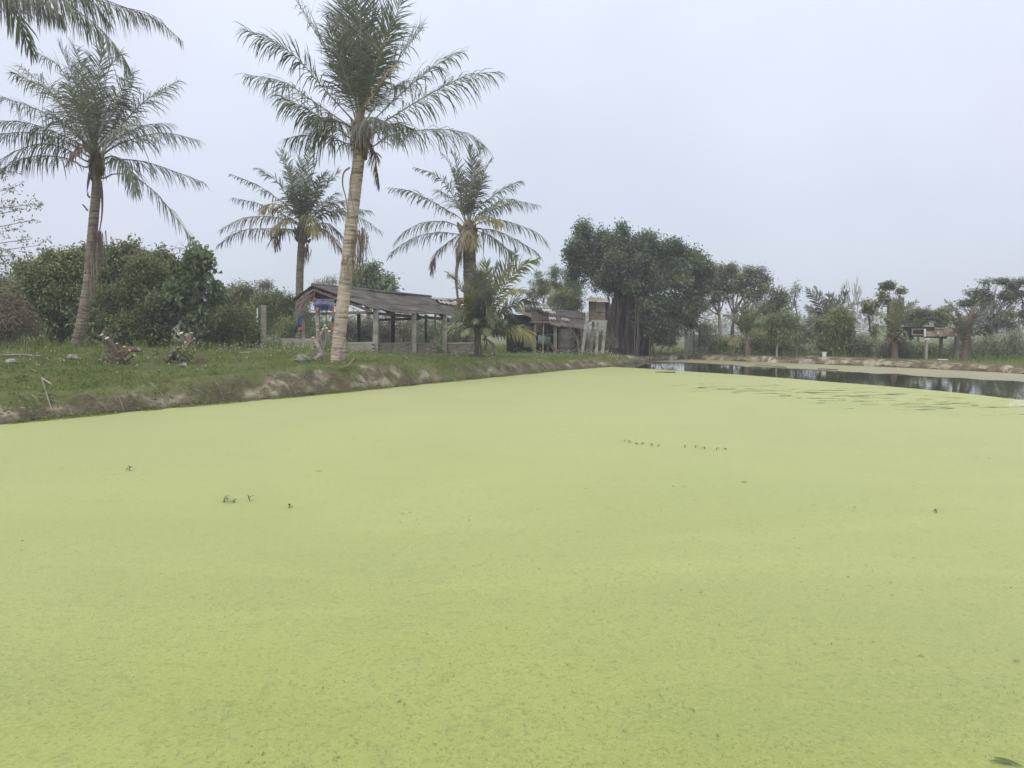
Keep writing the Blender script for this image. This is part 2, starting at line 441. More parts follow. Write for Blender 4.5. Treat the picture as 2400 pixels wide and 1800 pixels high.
def height(X, Y):
    X = np.asarray(X, float); Y = np.asarray(Y, float)
    sd = sdist(X, Y)
    sdn = sd + 0.22 * (fbm(X * 1.1, Y * 1.1, 9, 3) - 0.5) * np.clip(1 - np.abs(sd) / 3, 0, 1)
    L = land(X, Y)
    near = np.clip(1 - np.hypot(X, Y - 25) / 80, 0, 1)
    L = L + (fbm(X * 0.5, Y * 0.5, 3, 3) - 0.5) * 0.12 * near
    t = sdn / bank_width(X, Y)
    up = smooth(t * 0.5 + 0.5) * 2 - 1                       # steep at the water's edge, easing into the flat
    gul = (fbm(X * 1.9 + Y * 1.1, Y * 1.1 - X * .7, 21, 4) - 0.5) * 0.55 * np.clip(1 - np.abs(t - 0.45) / 0.6, 0, 1)
    return np.where(sdn > 0, L * np.clip(up, 0, 1) + gul, -0.7 * np.clip(-sdn / 1.6, 0, 1))
def gz(x, y):
    return float(height(np.array([x]), np.array([y]))[0])
def G(px, d, lift=0.0):
    """ground point under photo column px at distance d"""
    x = (px - 1200.0) / FPX * d / (_cp)
    x = P(px, 820, d)[0]
    return np.array([x, d, gz(x, d) + lift])

def axis(lo, a, b, hi, step):
    core = np.arange(a, b + 1e-6, step)
    left = a - np.geomspace(step, a - lo, 34)[::-1]
    right = b + np.geomspace(step, hi - b, 34)
    return np.concatenate([left, core, right])
gx = axis(-900, -24, 27, 900, 0.17)
gy = axis(-300, 8, 50, 1500, 0.17)
GX, GY = np.meshgrid(gx, gy)
GZ = height(GX, GY)
SD = sdist(GX, GY)
nxg, nyg = len(gx), len(gy)
idx = np.arange(nxg * nyg).reshape(nyg, nxg)
quads = np.stack([idx[:-1, :-1], idx[:-1, 1:], idx[1:, 1:], idx[1:, :-1]], -1).reshape(-1, 4)

def ground_material():
    m = bpy.data.materials.new('bank_ground'); m.use_nodes = True
    n, L = m.node_tree.nodes, m.node_tree.links
    b = n['Principled BSDF']; b.inputs['Roughness'].default_value = 0.95; b.inputs['Specular IOR Level'].default_value = 0.15
    g = n.new('ShaderNodeNewGeometry')
    def noise(scale, det=5, stretch=None):
        t = n.new('ShaderNodeTexNoise'); t.inputs['Scale'].default_value = scale; t.inputs['Detail'].default_value = det; t.inputs['Roughness'].default_value = 0.62
        L.new(g.outputs['Position'], t.inputs['Vector'])
        return t.outputs[0]
    def ramp(src, *st):
        r = n.new('ShaderNodeValToRGB')
        while len(r.color_ramp.elements) < len(st): r.color_ramp.elements.new(0.5)
        for e, (p, c) in zip(r.color_ramp.elements, st): e.position = p; e.color = (*c, 1)
        L.new(src, r.inputs[0]); return r.outputs[0]
    def mix(f, a, c):
        q = n.new('ShaderNodeMix'); q.data_type = 'RGBA'; L.new(f, q.inputs[0]); L.new(a, q.inputs[6]); L.new(c, q.inputs[7]); return q.outputs[2]
    turf = ramp(noise(0.8), (0.32, (0.085, 0.108, 0.034)), (0.55, (0.130, 0.150, 0.052)), (0.72, (0.190, 0.172, 0.088)))
    soil = ramp(noise(1.7, 8), (0.30, (0.072, 0.062, 0.036)), (0.47, (0.115, 0.101, 0.062)), (0.54, (0.185, 0.163, 0.108)), (0.63, (0.36, 0.325, 0.235)))
    field = ramp(noise(0.05), (0.35, (0.11, 0.135, 0.055)), (0.6, (0.17, 0.175, 0.085)))
    a = n.new('ShaderNodeAttribute'); a.attribute_name = 'soil'
    f = n.new('ShaderNodeAttribute'); f.attribute_name = 'far'
    nn = noise(3.0, 6)
    ad = n.new('ShaderNodeMath'); ad.operation = 'ADD'; L.new(a.outputs['Fac'], ad.inputs[0]); L.new(nn, ad.inputs[1])
    mr_ = n.new('ShaderNodeMapRange'); mr_.inputs[1].default_value = 0.85; mr_.inputs[2].default_value = 1.1; L.new(ad.outputs[0], mr_.inputs[0])
    c = mix(mr_.outputs[0], turf, soil)
    c = mix(f.outputs['Fac'], c, field)
    sz_ = n.new('ShaderNodeSeparateXYZ'); L.new(g.outputs['Position'], sz_.inputs[0])            # mud soaked by the pond
    wz_ = n.new('ShaderNodeMapRange'); wz_.inputs[1].default_value = 0.03; wz_.inputs[2].default_value = 0.16; wz_.inputs[3].default_value = 0.75; wz_.inputs[4].default_value = 0.0; L.new(sz_.outputs['Z'], wz_.inputs[0])
    wet = n.new('ShaderNodeRGB'); wet.outputs[0].default_value = (0.062, 0.054, 0.036, 1)
    c = mix(wz_.outputs[0], c, wet.outputs[0])
    L.new(c, b.inputs['Base Color'])
    bn = n.new('ShaderNodeBump'); bn.inputs['Strength'].default_value = 1.0; bn.inputs['Distance'].default_value = 0.09
    L.new(noise(9.0, 8), bn.inputs['Height']); L.new(bn.outputs[0], b.inputs['Normal'])
    return m
MAT['ground'] = ground_material()
ground = np_mesh('ground', np.stack([GX, GY, GZ], -1).reshape(-1, 3), [quads], MAT['ground'], smooth_shade=True)
tag(ground, 'grassy pond bank and flat land with bare eroded slopes', kind='structure')
def soil_amount(X, Y, SDv):
    """1 where the bank is bare earth: its eroded foot, the shed's yard and the top of the far bank"""
    s = smooth(1 - np.abs(SDv - 0.05) / 1.0) * (0.12 + 1.45 * fbm(X * 0.55 + Y * .25, Y * 0.55 - X * .2, 41, 4))
    s = np.maximum(s, 0.75 * smooth((X - 4) / 4) * smooth((Y - 25) / 5) * smooth(1 - (SDv - 1.6) / 1.3))      # far bank path
    c = P(1070, 838, 32)
    s = np.maximum(s, 0.55 * np.exp(-(((X - c[0]) / 2.2) ** 2 + ((Y - c[1]) / 1.0) ** 2)))
    c = P(1500, 838, 41)
    s = np.maximum(s, 0.95 * np.exp(-(((X - c[0]) / 2.6) ** 2 + ((Y - c[1]) / 2.2) ** 2)))
    return s
SOIL = soil_amount(GX, GY, SD)
at = ground.data.attributes.new('soil', 'FLOAT', 'POINT'); at.data.foreach_set('value', SOIL.astype(np.float32).ravel())
at = ground.data.attributes.new('far', 'FLOAT', 'POINT'); at.data.foreach_set('value', smooth((np.hypot(GX, GY) - 55) / 25).astype(np.float32).ravel())

# water
def water_material():
    m = bpy.data.materials.new('pond_water'); m.use_nodes = True
    n, L = m.node_tree.nodes, m.node_tree.links
    b = n['Principled BSDF']
    b.inputs['Base Color'].default_value = (0.030, 0.034, 0.020, 1); b.inputs['Roughness'].default_value = 0.035; b.inputs['IOR'].default_value = 1.33
    g = n.new('ShaderNodeNewGeometry')
    mp = n.new('ShaderNodeMapping'); mp.inputs['Scale'].default_value = (1.0, 0.6, 1); L.new(g.outputs['Position'], mp.inputs[0])
    t = n.new('ShaderNodeTexNoise'); t.inputs['Scale'].default_value = 2.5; t.inputs['Detail'].default_value = 3; L.new(mp.outputs[0], t.inputs['Vector'])
    bn = n.new('ShaderNodeBump'); bn.inputs['Strength'].default_value = 0.035; bn.inputs['Distance'].default_value = 0.1
    L.new(t.outputs[0], bn.inputs['Height']); L.new(bn.outputs[0], b.inputs['Normal'])
    return m
MAT['water'] = water_material()
def flat_poly(name, pts, z, mat, **kw):
    import bmesh
    bm = bmesh.new()
    vs = [bm.verts.new((float(p[0]), float(p[1]), z)) for p in pts]
    f = bm.faces.new(vs)
    if f.normal.z < 0: f.normal_flip()
    bmesh.ops.triangulate(bm, faces=[f])
    me = bpy.data.meshes.new(name); bm.to_mesh(me); bm.free()
    o = link_mesh(name, me, mat)
    return tag(o, **kw)
cx, cy = pond.mean(0)
wp = [(p[0] + 1.2 * (p[0] - cx) / np.hypot(p[0] - cx, p[1] - cy), p[1] + 1.2 * (p[1] - cy) / np.hypot(p[0] - cx, p[1] - cy)) for p in pond]
flat_poly('pond_water', wp, 0.0, MAT['water'], label='dark still pond water reflecting trees and sky', kind='structure')

# duckweed
def duckweed_material(name, cols, sheen=1.0):
    m = bpy.data.materials.new(name); m.use_nodes = True
    n, L = m.node_tree.nodes, m.node_tree.links
    b = n['Principled BSDF']; b.inputs['Roughness'].default_value = 0.55; b.inputs['Specular IOR Level'].default_value = 0.45; b.inputs['Sheen Weight'].default_value = sheen; b.inputs['Sheen Roughness'].default_value = 0.35; b.inputs['Sheen Tint'].default_value = (1.0, 1.0, 0.5, 1)
    o = n['Material Output']
    g = n.new('ShaderNodeNewGeometry')
    def noise(scale, det=5, stretch=(1, 1, 1), dist=0.0, rough=0.6):
        mp = n.new('ShaderNodeMapping'); mp.inputs['Scale'].default_value = stretch; L.new(g.outputs['Position'], mp.inputs[0])
        t = n.new('ShaderNodeTexNoise'); t.inputs['Scale'].default_value = scale; t.inputs['Detail'].default_value = det
        t.inputs['Roughness'].default_value = rough; t.inputs['Distortion'].default_value = dist
        L.new(mp.outputs[0], t.inputs['Vector']); return t.outputs[0]
    def rng_(src, a, c, lo=0.0, hi=1.0):
        r = n.new('ShaderNodeMapRange'); r.interpolation_type = 'SMOOTHSTEP'
        r.inputs[1].default_value = a; r.inputs[2].default_value = c; r.inputs[3].default_value = lo; r.inputs[4].default_value = hi
        L.new(src, r.inputs[0]); return r.outputs[0]
    def mix(f, a, c):
        q = n.new('ShaderNodeMix'); q.data_type = 'RGBA'; L.new(f, q.inputs[0])
        for k, v in ((6, a), (7, c)):
            if isinstance(v, tuple): q.inputs[k].default_value = (*v, 1)
            else: L.new(v, q.inputs[k])
        return q.outputs[2]
    def mul(a, c):
        q = n.new('ShaderNodeMath'); q.operation = 'MULTIPLY'
        for k, v in ((0, a), (1, c)):
            if isinstance(v, float): q.inputs[k].default_value = v
            else: L.new(v, q.inputs[k])
        return q.outputs[0]
    def add(a, c):
        q = n.new('ShaderNodeMath'); q.operation = 'ADD'; L.new(a, q.inputs[0]); L.new(c, q.inputs[1]); return q.outputs[0]
    col = mix(rng_(noise(0.16, 3, dist=1.2), 0.38, 0.64), cols[0], cols[1])
    col = mix(mul(rng_(noise(0.55, 5, (1, 0.7, 1), 0.8), 0.48, 0.68), 0.55), col, cols[2])
    col = mix(mul(rng_(noise(1.0, 4, (0.13, 0.8, 1), 1.4), 0.48, 0.68), 0.35), col, cols[6] if len(cols) > 6 else cols[1])     # drift streaks
    col = mix(mul(rng_(noise(7.0, 6, (1, 1, 1), 0.4), 0.52, 0.70), 0.40), col, cols[3])          # thinner, darker green flecks
    col = mix(mul(rng_(noise(22, 5, (1, 1.15, 1), 0.3), 0.54, 0.66), 0.6), col, cols[3])
    col = mix(mul(rng_(noise(60, 3), 0.52, 0.66), 0.45), col, cols[4])
    col = mix(mul(rng_(noise(48, 3), 0.55, 0.66), 0.5), col, cols[5])
    L.new(col, b.inputs['Base Color'])
    bn = n.new('ShaderNodeBump'); bn.inputs['Strength'].default_value = 0.5; bn.inputs['Distance'].default_value = 0.006
    L.new(noise(110, 3), bn.inputs['Height']); L.new(bn.outputs[0], b.inputs['Normal'])
    # gaps in the mat: long slits where wind pulls it apart in one corner, pin holes elsewhere
    at = n.new('ShaderNodeAttribute'); at.attribute_name = 'torn'
    slit = noise(1.7, 6, (0.55, 2.4, 1), 0.5, 0.7)
    th = n.new('ShaderNodeMath'); th.operation = 'MULTIPLY_ADD'; L.new(at.outputs['Fac'], th.inputs[0]); th.inputs[1].default_value = 0.30; L.new(slit, th.inputs[2])
    hole = rng_(th.outputs[0], 0.885, 0.905)
    pin = rng_(noise(4.5, 7, (1, 1.5, 1), 0.2, 0.72), 0.735, 0.75)
    hm = n.new('ShaderNodeMath'); hm.operation = 'MAXIMUM'; L.new(hole, hm.inputs[0]); L.new(pin, hm.inputs[1])
    tr = n.new('ShaderNodeBsdfTransparent')
    ms = n.new('ShaderNodeMixShader'); L.new(hm.outputs[0], ms.inputs[0]); L.new(b.outputs[0], ms.inputs[1]); L.new(tr.outputs[0], ms.inputs[2])
    L.new(ms.outputs[0], o.inputs[0])
    return m
MAT['duckweed'] = duckweed_material('duckweed_mat', [(0.228, 0.268, 0.057), (0.285, 0.312, 0.070), (0.224, 0.272, 0.064), (0.165, 0.208, 0.048), (0.34, 0.375, 0.125), (0.118, 0.152, 0.036), (0.33, 0.345, 0.085)])
EDGE = [(1438, 860.5), (1500, 863.5), (1570, 868), (1650, 873.5), (1750, 880), (1850, 887.5), (1950, 896), (2050, 903.5), (2150, 912), (2250, 922), (2330, 930.5), (2400, 939), (2560, 960)]
edge = np.array([Wz(*q)[:2] for q in EDGE])
tt = np.concatenate([[0], np.cumsum(np.hypot(*np.diff(edge, axis=0).T))])
ss = np.arange(0, tt[-1], 0.06)
ex, ey = np.interp(ss, tt, edge[:, 0]), np.interp(ss, tt, edge[:, 1])
off = (fbm(ss * 0.5, ss * 0 + 3.3, 61, 5) - 0.5) * 1.5 + (fbm(ss * 3.1, ss * 0 + 9.3, 67, 3) - 0.5) * 0.5
ex2, ey2 = ex - off * 0.35, ey + off * 0.9
shore = [Wz(x, y)[:2] for x, y in BANK_LEFT[1:]]
shore_out = [(p[0] - 1.0, p[1] + 0.7) for p in shore]
dpts = [(-26.0, -5.0), (-18.6, 2.6)] + shore_out + list(zip(ex2, ey2)) + [(23.5, 12.0), (26.0, 6.0), (22.0, 1.0), (6.0, 0.6), (-3.0, 0.6), (-10.0, -2.4)]
# grid triangulation inside the outline so that the torn corner can vary across it
import bmesh
bm = bmesh.new()
vs = [bm.verts.new((float(p[0]), float(p[1]), 0.008)) for p in dpts]
f = bm.faces.new(vs)
if f.normal.z < 0: f.normal_flip()
for q in list(np.arange(2, 36, 1.5)):
    bmesh.ops.bisect_plane(bm, geom=bm.verts[:] + bm.edges[:] + bm.faces[:], plane_co=(0, q, 0), plane_no=(0, 1, 0))
for q in list(np.arange(-18, 24, 1.5)):
    bmesh.ops.bisect_plane(bm, geom=bm.verts[:] + bm.edges[:] + bm.faces[:], plane_co=(q, 0, 0), plane_no=(1, 0, 0))
bmesh.ops.triangulate(bm, faces=bm.faces[:])
me = bpy.data.meshes.new('duckweed'); bm.to_mesh(me); bm.free()
dw = link_mesh('duckweed', me, MAT['duckweed'])
tag(dw, 'bright yellow green duckweed mat covering most of the pond', kind='stuff')
co = np.empty(len(me.vertices) * 3, np.float32); me.vertices.foreach_get('co', co); co = co.reshape(-1, 3)
c1, c2, c3_ = Wz(2250, 955), Wz(1900, 912), Wz(1560, 905)
torn = 1.05 * np.exp(-(((co[:, 0] - c1[0]) / 4.5) ** 2 + ((co[:, 1] - c1[1]) / 4.5) ** 2)) + 0.75 * np.exp(-(((co[:, 0] - c2[0]) / 4.0) ** 2 + ((co[:, 1] - c2[1]) / 3.6) ** 2)) \
     + 0.72 * np.exp(-(((co[:, 0] - c3_[0]) / 3.2) ** 2 + ((co[:, 1] - c3_[1]) / 4.0) ** 2))
at = me.attributes.new('torn', 'FLOAT', 'POINT'); at.data.foreach_set('value', np.clip(torn, 0, 1.1).astype(np.float32))

# floating scum along the far wall
up_edge = np.array([(1500, 846), (1560, 843), (1616, 840), (1700, 843), (1800, 847), (1930, 851), (2071, 857), (2200, 862), (2342, 869), (2440, 876)])
lo_edge = np.array([(1545, 848.0), (1600, 849), (1660, 853), (1700, 855), (1800, 861), (1930, 868), (2071, 875.5), (2200, 883.5), (2342, 892), (2440, 898)])
xs = np.linspace(1520, 2440, 260)
lo_y = np.interp(xs, lo_edge[:, 0], lo_edge[:, 1]) + (fbm(xs * 0.02, xs * 0, 71, 4) - 0.5) * 5
up_y = np.interp(xs, up_edge[:, 0], up_edge[:, 1])
sp = [Wz(a, b)[:2] for a, b in zip(xs, lo_y)] + [Wz(a, b)[:2] for a, b in zip(xs[::-1], up_y[::-1])]
MAT['scum'] = duckweed_material('floating_scum', [(0.235, 0.225, 0.115), (0.30, 0.285, 0.155), (0.26, 0.26, 0.13), (0.15, 0.145, 0.075), (0.36, 0.36, 0.18), (0.14, 0.13, 0.07)], 0.0)
so_ = flat_poly('floating_scum', sp, 0.006, MAT['scum'], label='olive scum floating along the foot of the far stone edge', kind='stuff')

# small bits lying on the duckweed: dead leaves and husk crumbs too many to count
N = 16000
yy = 2.5 + 30 * rng.random(N) ** 2.2
xx = (rng.random(N) * 2 - 1) * yy * 0.75
keep = sdist(xx, yy) < -0.6
xx, yy = xx[keep], yy[keep]
clump = fbm(xx * 0.9, yy * 0.9, 81, 3) > 0.50
xx, yy = xx[clump], yy[clump]
n_ = len(xx)
sz = rng.uniform(0.0018, 0.0048, n_) * (1 + (rng.random(n_) < 0.04) * 1.2) * np.clip(yy / 5, .8, 2.2)
an = rng.uniform(0, 2 * math.pi, n_)
cxx, sxx = np.cos(an), np.sin(an)
lnn = sz * rng.uniform(0.9, 2.2, n_)
V = np.zeros((n_, 4, 3))
for k, (a, b, h) in enumerate(((-1, 0, 0.0), (0, -0.5, 0.004), (1, 0, 0.006), (0, 0.5, 0.003))):
    V[:, k, 0] = xx + cxx * a * lnn - sxx * b * sz; V[:, k, 1] = yy + sxx * a * lnn + cxx * b * sz; V[:, k, 2] = 0.011 + h
MAT['bits'] = M('floating_bits', (0.085, 0.11, 0.035), (0.19, 0.22, 0.07), 9.0, 0.8, 0.2)
bits = np_mesh('floating_debris', V.reshape(-1, 3), [np.arange(n_ * 4).reshape(-1, 4)], MAT['bits'])
tag(bits, 'tiny dead leaf crumbs scattered over the duckweed', kind='stuff')
# ------------------------------------------------------------------ palms
def catmull(pts, n):
    pts = np.asarray(pts, float)
    if len(pts) == 2:
        t = np.linspace(0, 1, n)[:, None]; return pts[0] * (1 - t) + pts[1] * t
    p = np.vstack([2 * pts[0] - pts[1], pts, 2 * pts[-1] - pts[-2]])
    seg = len(pts) - 1
    outp = []
    for u in np.linspace(0, seg, n):
        i = min(int(u), seg - 1); t = u - i
        a, b, c, d = p[i], p[i + 1], p[i + 2], p[i + 3]
        outp.append(0.5 * (2 * b + (c - a) * t + (2 * a - 5 * b + 4 * c - d) * t ** 2 + (-a + 3 * b - 3 * c + d) * t ** 3))
    return np.array(outp)

def frond(parent, path, mat, leaflet=0.75, droop=0.8, roll=0.0, n=64, width=0.045, start=0.16, stem_r=0.03, ragged=0.12, sweep=0.75, name='frond'):
    """a pinnate palm leaf along path (base to tip): midrib and two rows of drooping leaflets, one mesh"""
    path = np.asarray(path, float)
    C = catmull(path, 36)
    seg = np.concatenate([[0], np.cumsum(np.linalg.norm(np.diff(C, axis=0), axis=1))]); length = seg[-1]
    seg /= length
    T = unit(np.gradient(C, axis=0))
    h = C[-1] - C[0]; h[2] = 0; h = unit(h)
    Z = np.array([0, 0, 1.0])
    Nn = Z - (T @ Z)[:, None] * T
    fb = -h - (T @ -h)[:, None] * T
    Nn = unit(Nn + 0.35 * fb)
    S = unit(np.cross(T, Nn))
    rl = roll * np.linspace(0.3, 1.0, len(C))[:, None]
    Nn, S = Nn * np.cos(rl) + S * np.sin(rl), S * np.cos(rl) - Nn * np.sin(rl)
    Vs, Q, TR = [], [], []
    # midrib, a triangular tube
    rad = stem_r * (1 - 0.85 * seg) * (1 + 0.8 * np.exp(-seg * 14))
    ring = np.stack([C + S * rad[:, None], C - S * rad[:, None], C - Nn * rad[:, None] * 1.1], 1).reshape(-1, 3)
    Vs.append(ring)
    m = len(C)
    i = np.arange(m - 1) * 3
    for a, b in ((0, 1), (1, 2), (2, 0)):
        Q.append(np.stack([i + a, i + b, i + 3 + b, i + 3 + a], 1))
    base = len(ring)
    for side in (-1, 1):
        s = np.linspace(start, 0.985, n) + rng.normal(0, 0.35 / n, n)
        s = np.clip(s, start, 0.99)
        s = s[rng.random(n) > ragged]
        k = len(s)
        def I(A): return np.stack([np.interp(s, seg, A[:, j]) for j in range(3)], 1)
        p, t, nn, sd_ = I(C), unit(I(T)), unit(I(Nn)), unit(I(S)) * side
        prof = np.minimum(1.0, 0.42 + (s - start) / 0.22 * 0.58) * (1 - 0.62 * np.clip((s - 0.62) / 0.38, 0, 1) ** 1.3)
        Ln = leaflet * prof * rng.uniform(0.62, 1.15, k)
        ang = (0.42 + sweep * s ** 1.4 + rng.normal(0, 0.12, k))[:, None]
        ph = rng.uniform(0, 6.28); bunch = 0.06 * np.sin(s * 46 + ph) + 0.06 * np.sin(s * 91 + 2 * ph)
        ang = ang + bunch[:, None]
        lift = (0.30 + rng.normal(0, 0.14, k) + 0.5 * bunch)[:, None]
        d1 = unit(sd_ * np.cos(ang) + t * np.sin(ang) + nn * lift)
        dr = (droop * rng.uniform(0.5, 1.45, k) * (1 - 0.88 * np.clip(t[:, 2], 0, 1) ** 1.6))[:, None]      # leaflets of upright fronds stand out stiffly
        d1 = unit(d1 - Z * dr * 0.62)
        d2 = unit(d1 - Z * dr * 0.75)
        d3 = unit(d2 - Z * dr * 0.9)
        p1 = p + d1 * (Ln * 0.38)[:, None]; p2 = p1 + d2 * (Ln * 0.36)[:, None]; p3 = p2 + d3 * (Ln * 0.26)[:, None]
        wv = unit(np.cross(d1, nn) + rng.normal(0, 0.25, (k, 3)))
        wd = (width * (0.6 + 0.4 * prof) * rng.uniform(0.75, 1.2, k))[:, None]
        V = np.stack([p - wv * wd * 0.3, p + wv * wd * 0.3, p1 - wv * wd * 0.5, p1 + wv * wd * 0.5, p2 - wv * wd * 0.36, p2 + wv * wd * 0.36, p3], 1).reshape(-1, 3)
        Vs.append(V)
        j = base + np.arange(k) * 7
        Q.append(np.stack([j, j + 1, j + 3, j + 2], 1)); Q.append(np.stack([j + 2, j + 3, j + 5, j + 4], 1))
        TR.append(np.stack([j + 4, j + 5, j + 6], 1))
        base += len(V)
    o = np_mesh(name, np.vstack(Vs), [np.vstack(Q), np.vstack(TR)], MAT[mat], parent)
    if mat != 'frond_dead':
        o.data.materials.append(MAT['rachis'])
        mi = np.zeros(len(o.data.polygons), np.int32); mi[:3 * (m - 1)] = 1
        o.data.polygons.foreach_set('material_index', mi)
    return o

HEART = [None]
def px_path(pts, d0, dtip):
    """pixel polyline (base to tip) to a curve whose distance runs from d0 to d0 + dtip"""
    m = len(pts)
    q = [P(x, y, d0 + dtip * (i / (m - 1)) ** 0.8) for i, (x, y) in enumerate(pts)]
    if HEART[0] is not None and np.linalg.norm(q[0] - HEART[0]) > 0.3:
        q = [HEART[0] + 0.12 * unit(q[0] - HEART[0])] + q
    return np.array(q)
def arc(base, az, elev, length, bend, n=6):
    """free frond: leaves the crown at elevation elev and bends over by bend radians"""
    pts = [np.asarray(base, float)]
    for i in range(n - 1):
        e_ = elev - bend * ((i + 0.5) / (n - 1)) ** 1.3
        pts.append(pts[-1] + length / (n - 1) * np.array([math.cos(az) * math.cos(e_), math.sin(az) * math.cos(e_), math.sin(e_)]))
    return np.array(pts)

def palm_trunk(parent, path, r_base, r_top, mat, rings=34, name='trunk', flare=1.5):
    C = catmull(path, rings * 3 + 1)
    L_ = len(C)
    s = np.linspace(0, 1, L_)
    r = r_base * (1 - s) + r_top * s
    r = r * (1 + (flare - 1) * np.exp(-s * 16))
    saw = 1 + 0.030 * (((np.arange(L_) % 3) == 0) * 1.0) - 0.012 * ((np.arange(L_) % 3) == 1) + rng.normal(0, 0.010, L_)
    mb = MB(); mb.tube(C, r * saw, 14, wob=0.025)
    return mb.build(name, MAT[mat], parent, sm=False)

def crown_heart(parent, top, r, h, strips=60):
    """old leaf bases, stubs and hanging fibre under the fronds"""
    mb = MB()
    top = np.asarray(top, float)
    for i in range(26):
        a = rng.uniform(0, 2 * math.pi); z = rng.uniform(-0.9, 0.35) * h
        out_ = np.array([math.cos(a), math.sin(a), 0])
        b0 = top + np.array([0, 0, z]) + out_ * r * 0.75
        b1 = b0 + out_ * r * rng.uniform(0.25, 0.9) + np.array([0, 0, rng.uniform(0.25, 0.55) * h])
        mb.tube([b0, (b0 + b1) / 2 + np.array([0, 0, -0.02]), b1], [r * 0.34, r * 0.26, r * 0.13], 5)
    mb.tube([top + np.array([0, 0, h * q]) for q in (-.95, -.6, -.25, .1, .5, .95)], [r * q for q in (.62, .82, .98, 1.08, .85, .4)], 12, wob=0.1)
    mb.build('leaf_bases', MAT['fibre'], parent)
    mb = MB()
    for i in range(strips):
        a = rng.uniform(0, 2 * math.pi); out_ = np.array([math.cos(a), math.sin(a), 0])
        p = top + out_ * r * rng.uniform(1.0, 1.5) + np.array([0, 0, rng.uniform(-0.4, 0.6) * h])
        q = p + out_ * rng.uniform(0, 0.12) + np.array([0, 0, -rng.uniform(0.3, 1.0) * h])
        wv = np.array([-out_[1], out_[0], 0]) * rng.uniform(0.006, 0.02)
        mid = (p + q) / 2 + out_ * 0.05
        mb.add([p - wv, p + wv, mid + wv * 1.2, mid - wv * 1.2, q], [(0, 1, 2, 3), (3, 2, 4)])
    mb.build('hanging_fibre', MAT['frond_dead'], parent)

def hang_strips(parent, p, n, ln, spread, mat='frond_dead', wid=0.02, name='dead_strips'):
    mb = MB(); p = np.asarray(p, float)
    for i in range(n):
        a = p + rng.normal(0, spread, 3) * np.array([1, 1, 0.8])
        L_ = ln * rng.uniform(0.5, 1.15)
        mid = a + np.array([rng.normal(0, 0.04), rng.normal(0, 0.04), -L_ * 0.5]); b = mid + np.array([rng.normal(0, 0.05), rng.normal(0, 0.05), -L_ * 0.5])
        an_ = rng.uniform(0, math.pi); wv = np.array([math.cos(an_), math.sin(an_), 0]) * wid * rng.uniform(0.4, 1)
        mb.add([a - wv, a + wv, mid + wv, mid - wv, b], [(0, 1, 2, 3), (3, 2, 4)])
    return mb.build(name, MAT[mat], parent)

def extra(parent, top, d, specs, length, mat='frond', **kw):
    for az, el, ln, bend in specs:
        b = np.asarray(top, float) + np.array([math.cos(az), math.sin(az), 0]) * 0.18
        frond(parent, arc(b, az, el, length * ln, bend), mat, roll=rng.normal(0, 0.35), **kw)

GP = 'coconut palms along the pond bank'
# --- the tall palm by the shed
D = 22.5
c3r = crop(500, 0, 2.765)
b0 = G(790, D)
p2 = thing('coconut_palm', 'tallest coconut palm with leaning pale ringed trunk standing in front of the shed', 'palm tree', b0, GP)
tr = [P(791, 853, D) + np.array([0, 0, -0.25]), P(790, 850, D), P(798, 760, D), P(812, 640, D), P(822, 540, D), P(833, 440, D), P(840, 380, D), P(845, 318, D)]
palm_trunk(p2, tr, 0.20, 0.17, 'ptrunk', 70, flare=1.15)
top = P(845, 318, D)
mb = MB(); mb.tube([P(806, 852, D - 0.15) + np.array([0, 0, -0.2]), P(806, 825, D - 0.12), P(806, 795, D), P(806, 765, D + 0.1)], [0.10, 0.09, 0.07, 0.02], 8, wob=0.08)
mb.build('root_buttress', MAT['ptrunk_grey'], p2)
HEART[0] = top + np.array([0, 0, 0.25]); crown_heart(p2, top, 0.215, 0.75, 130)
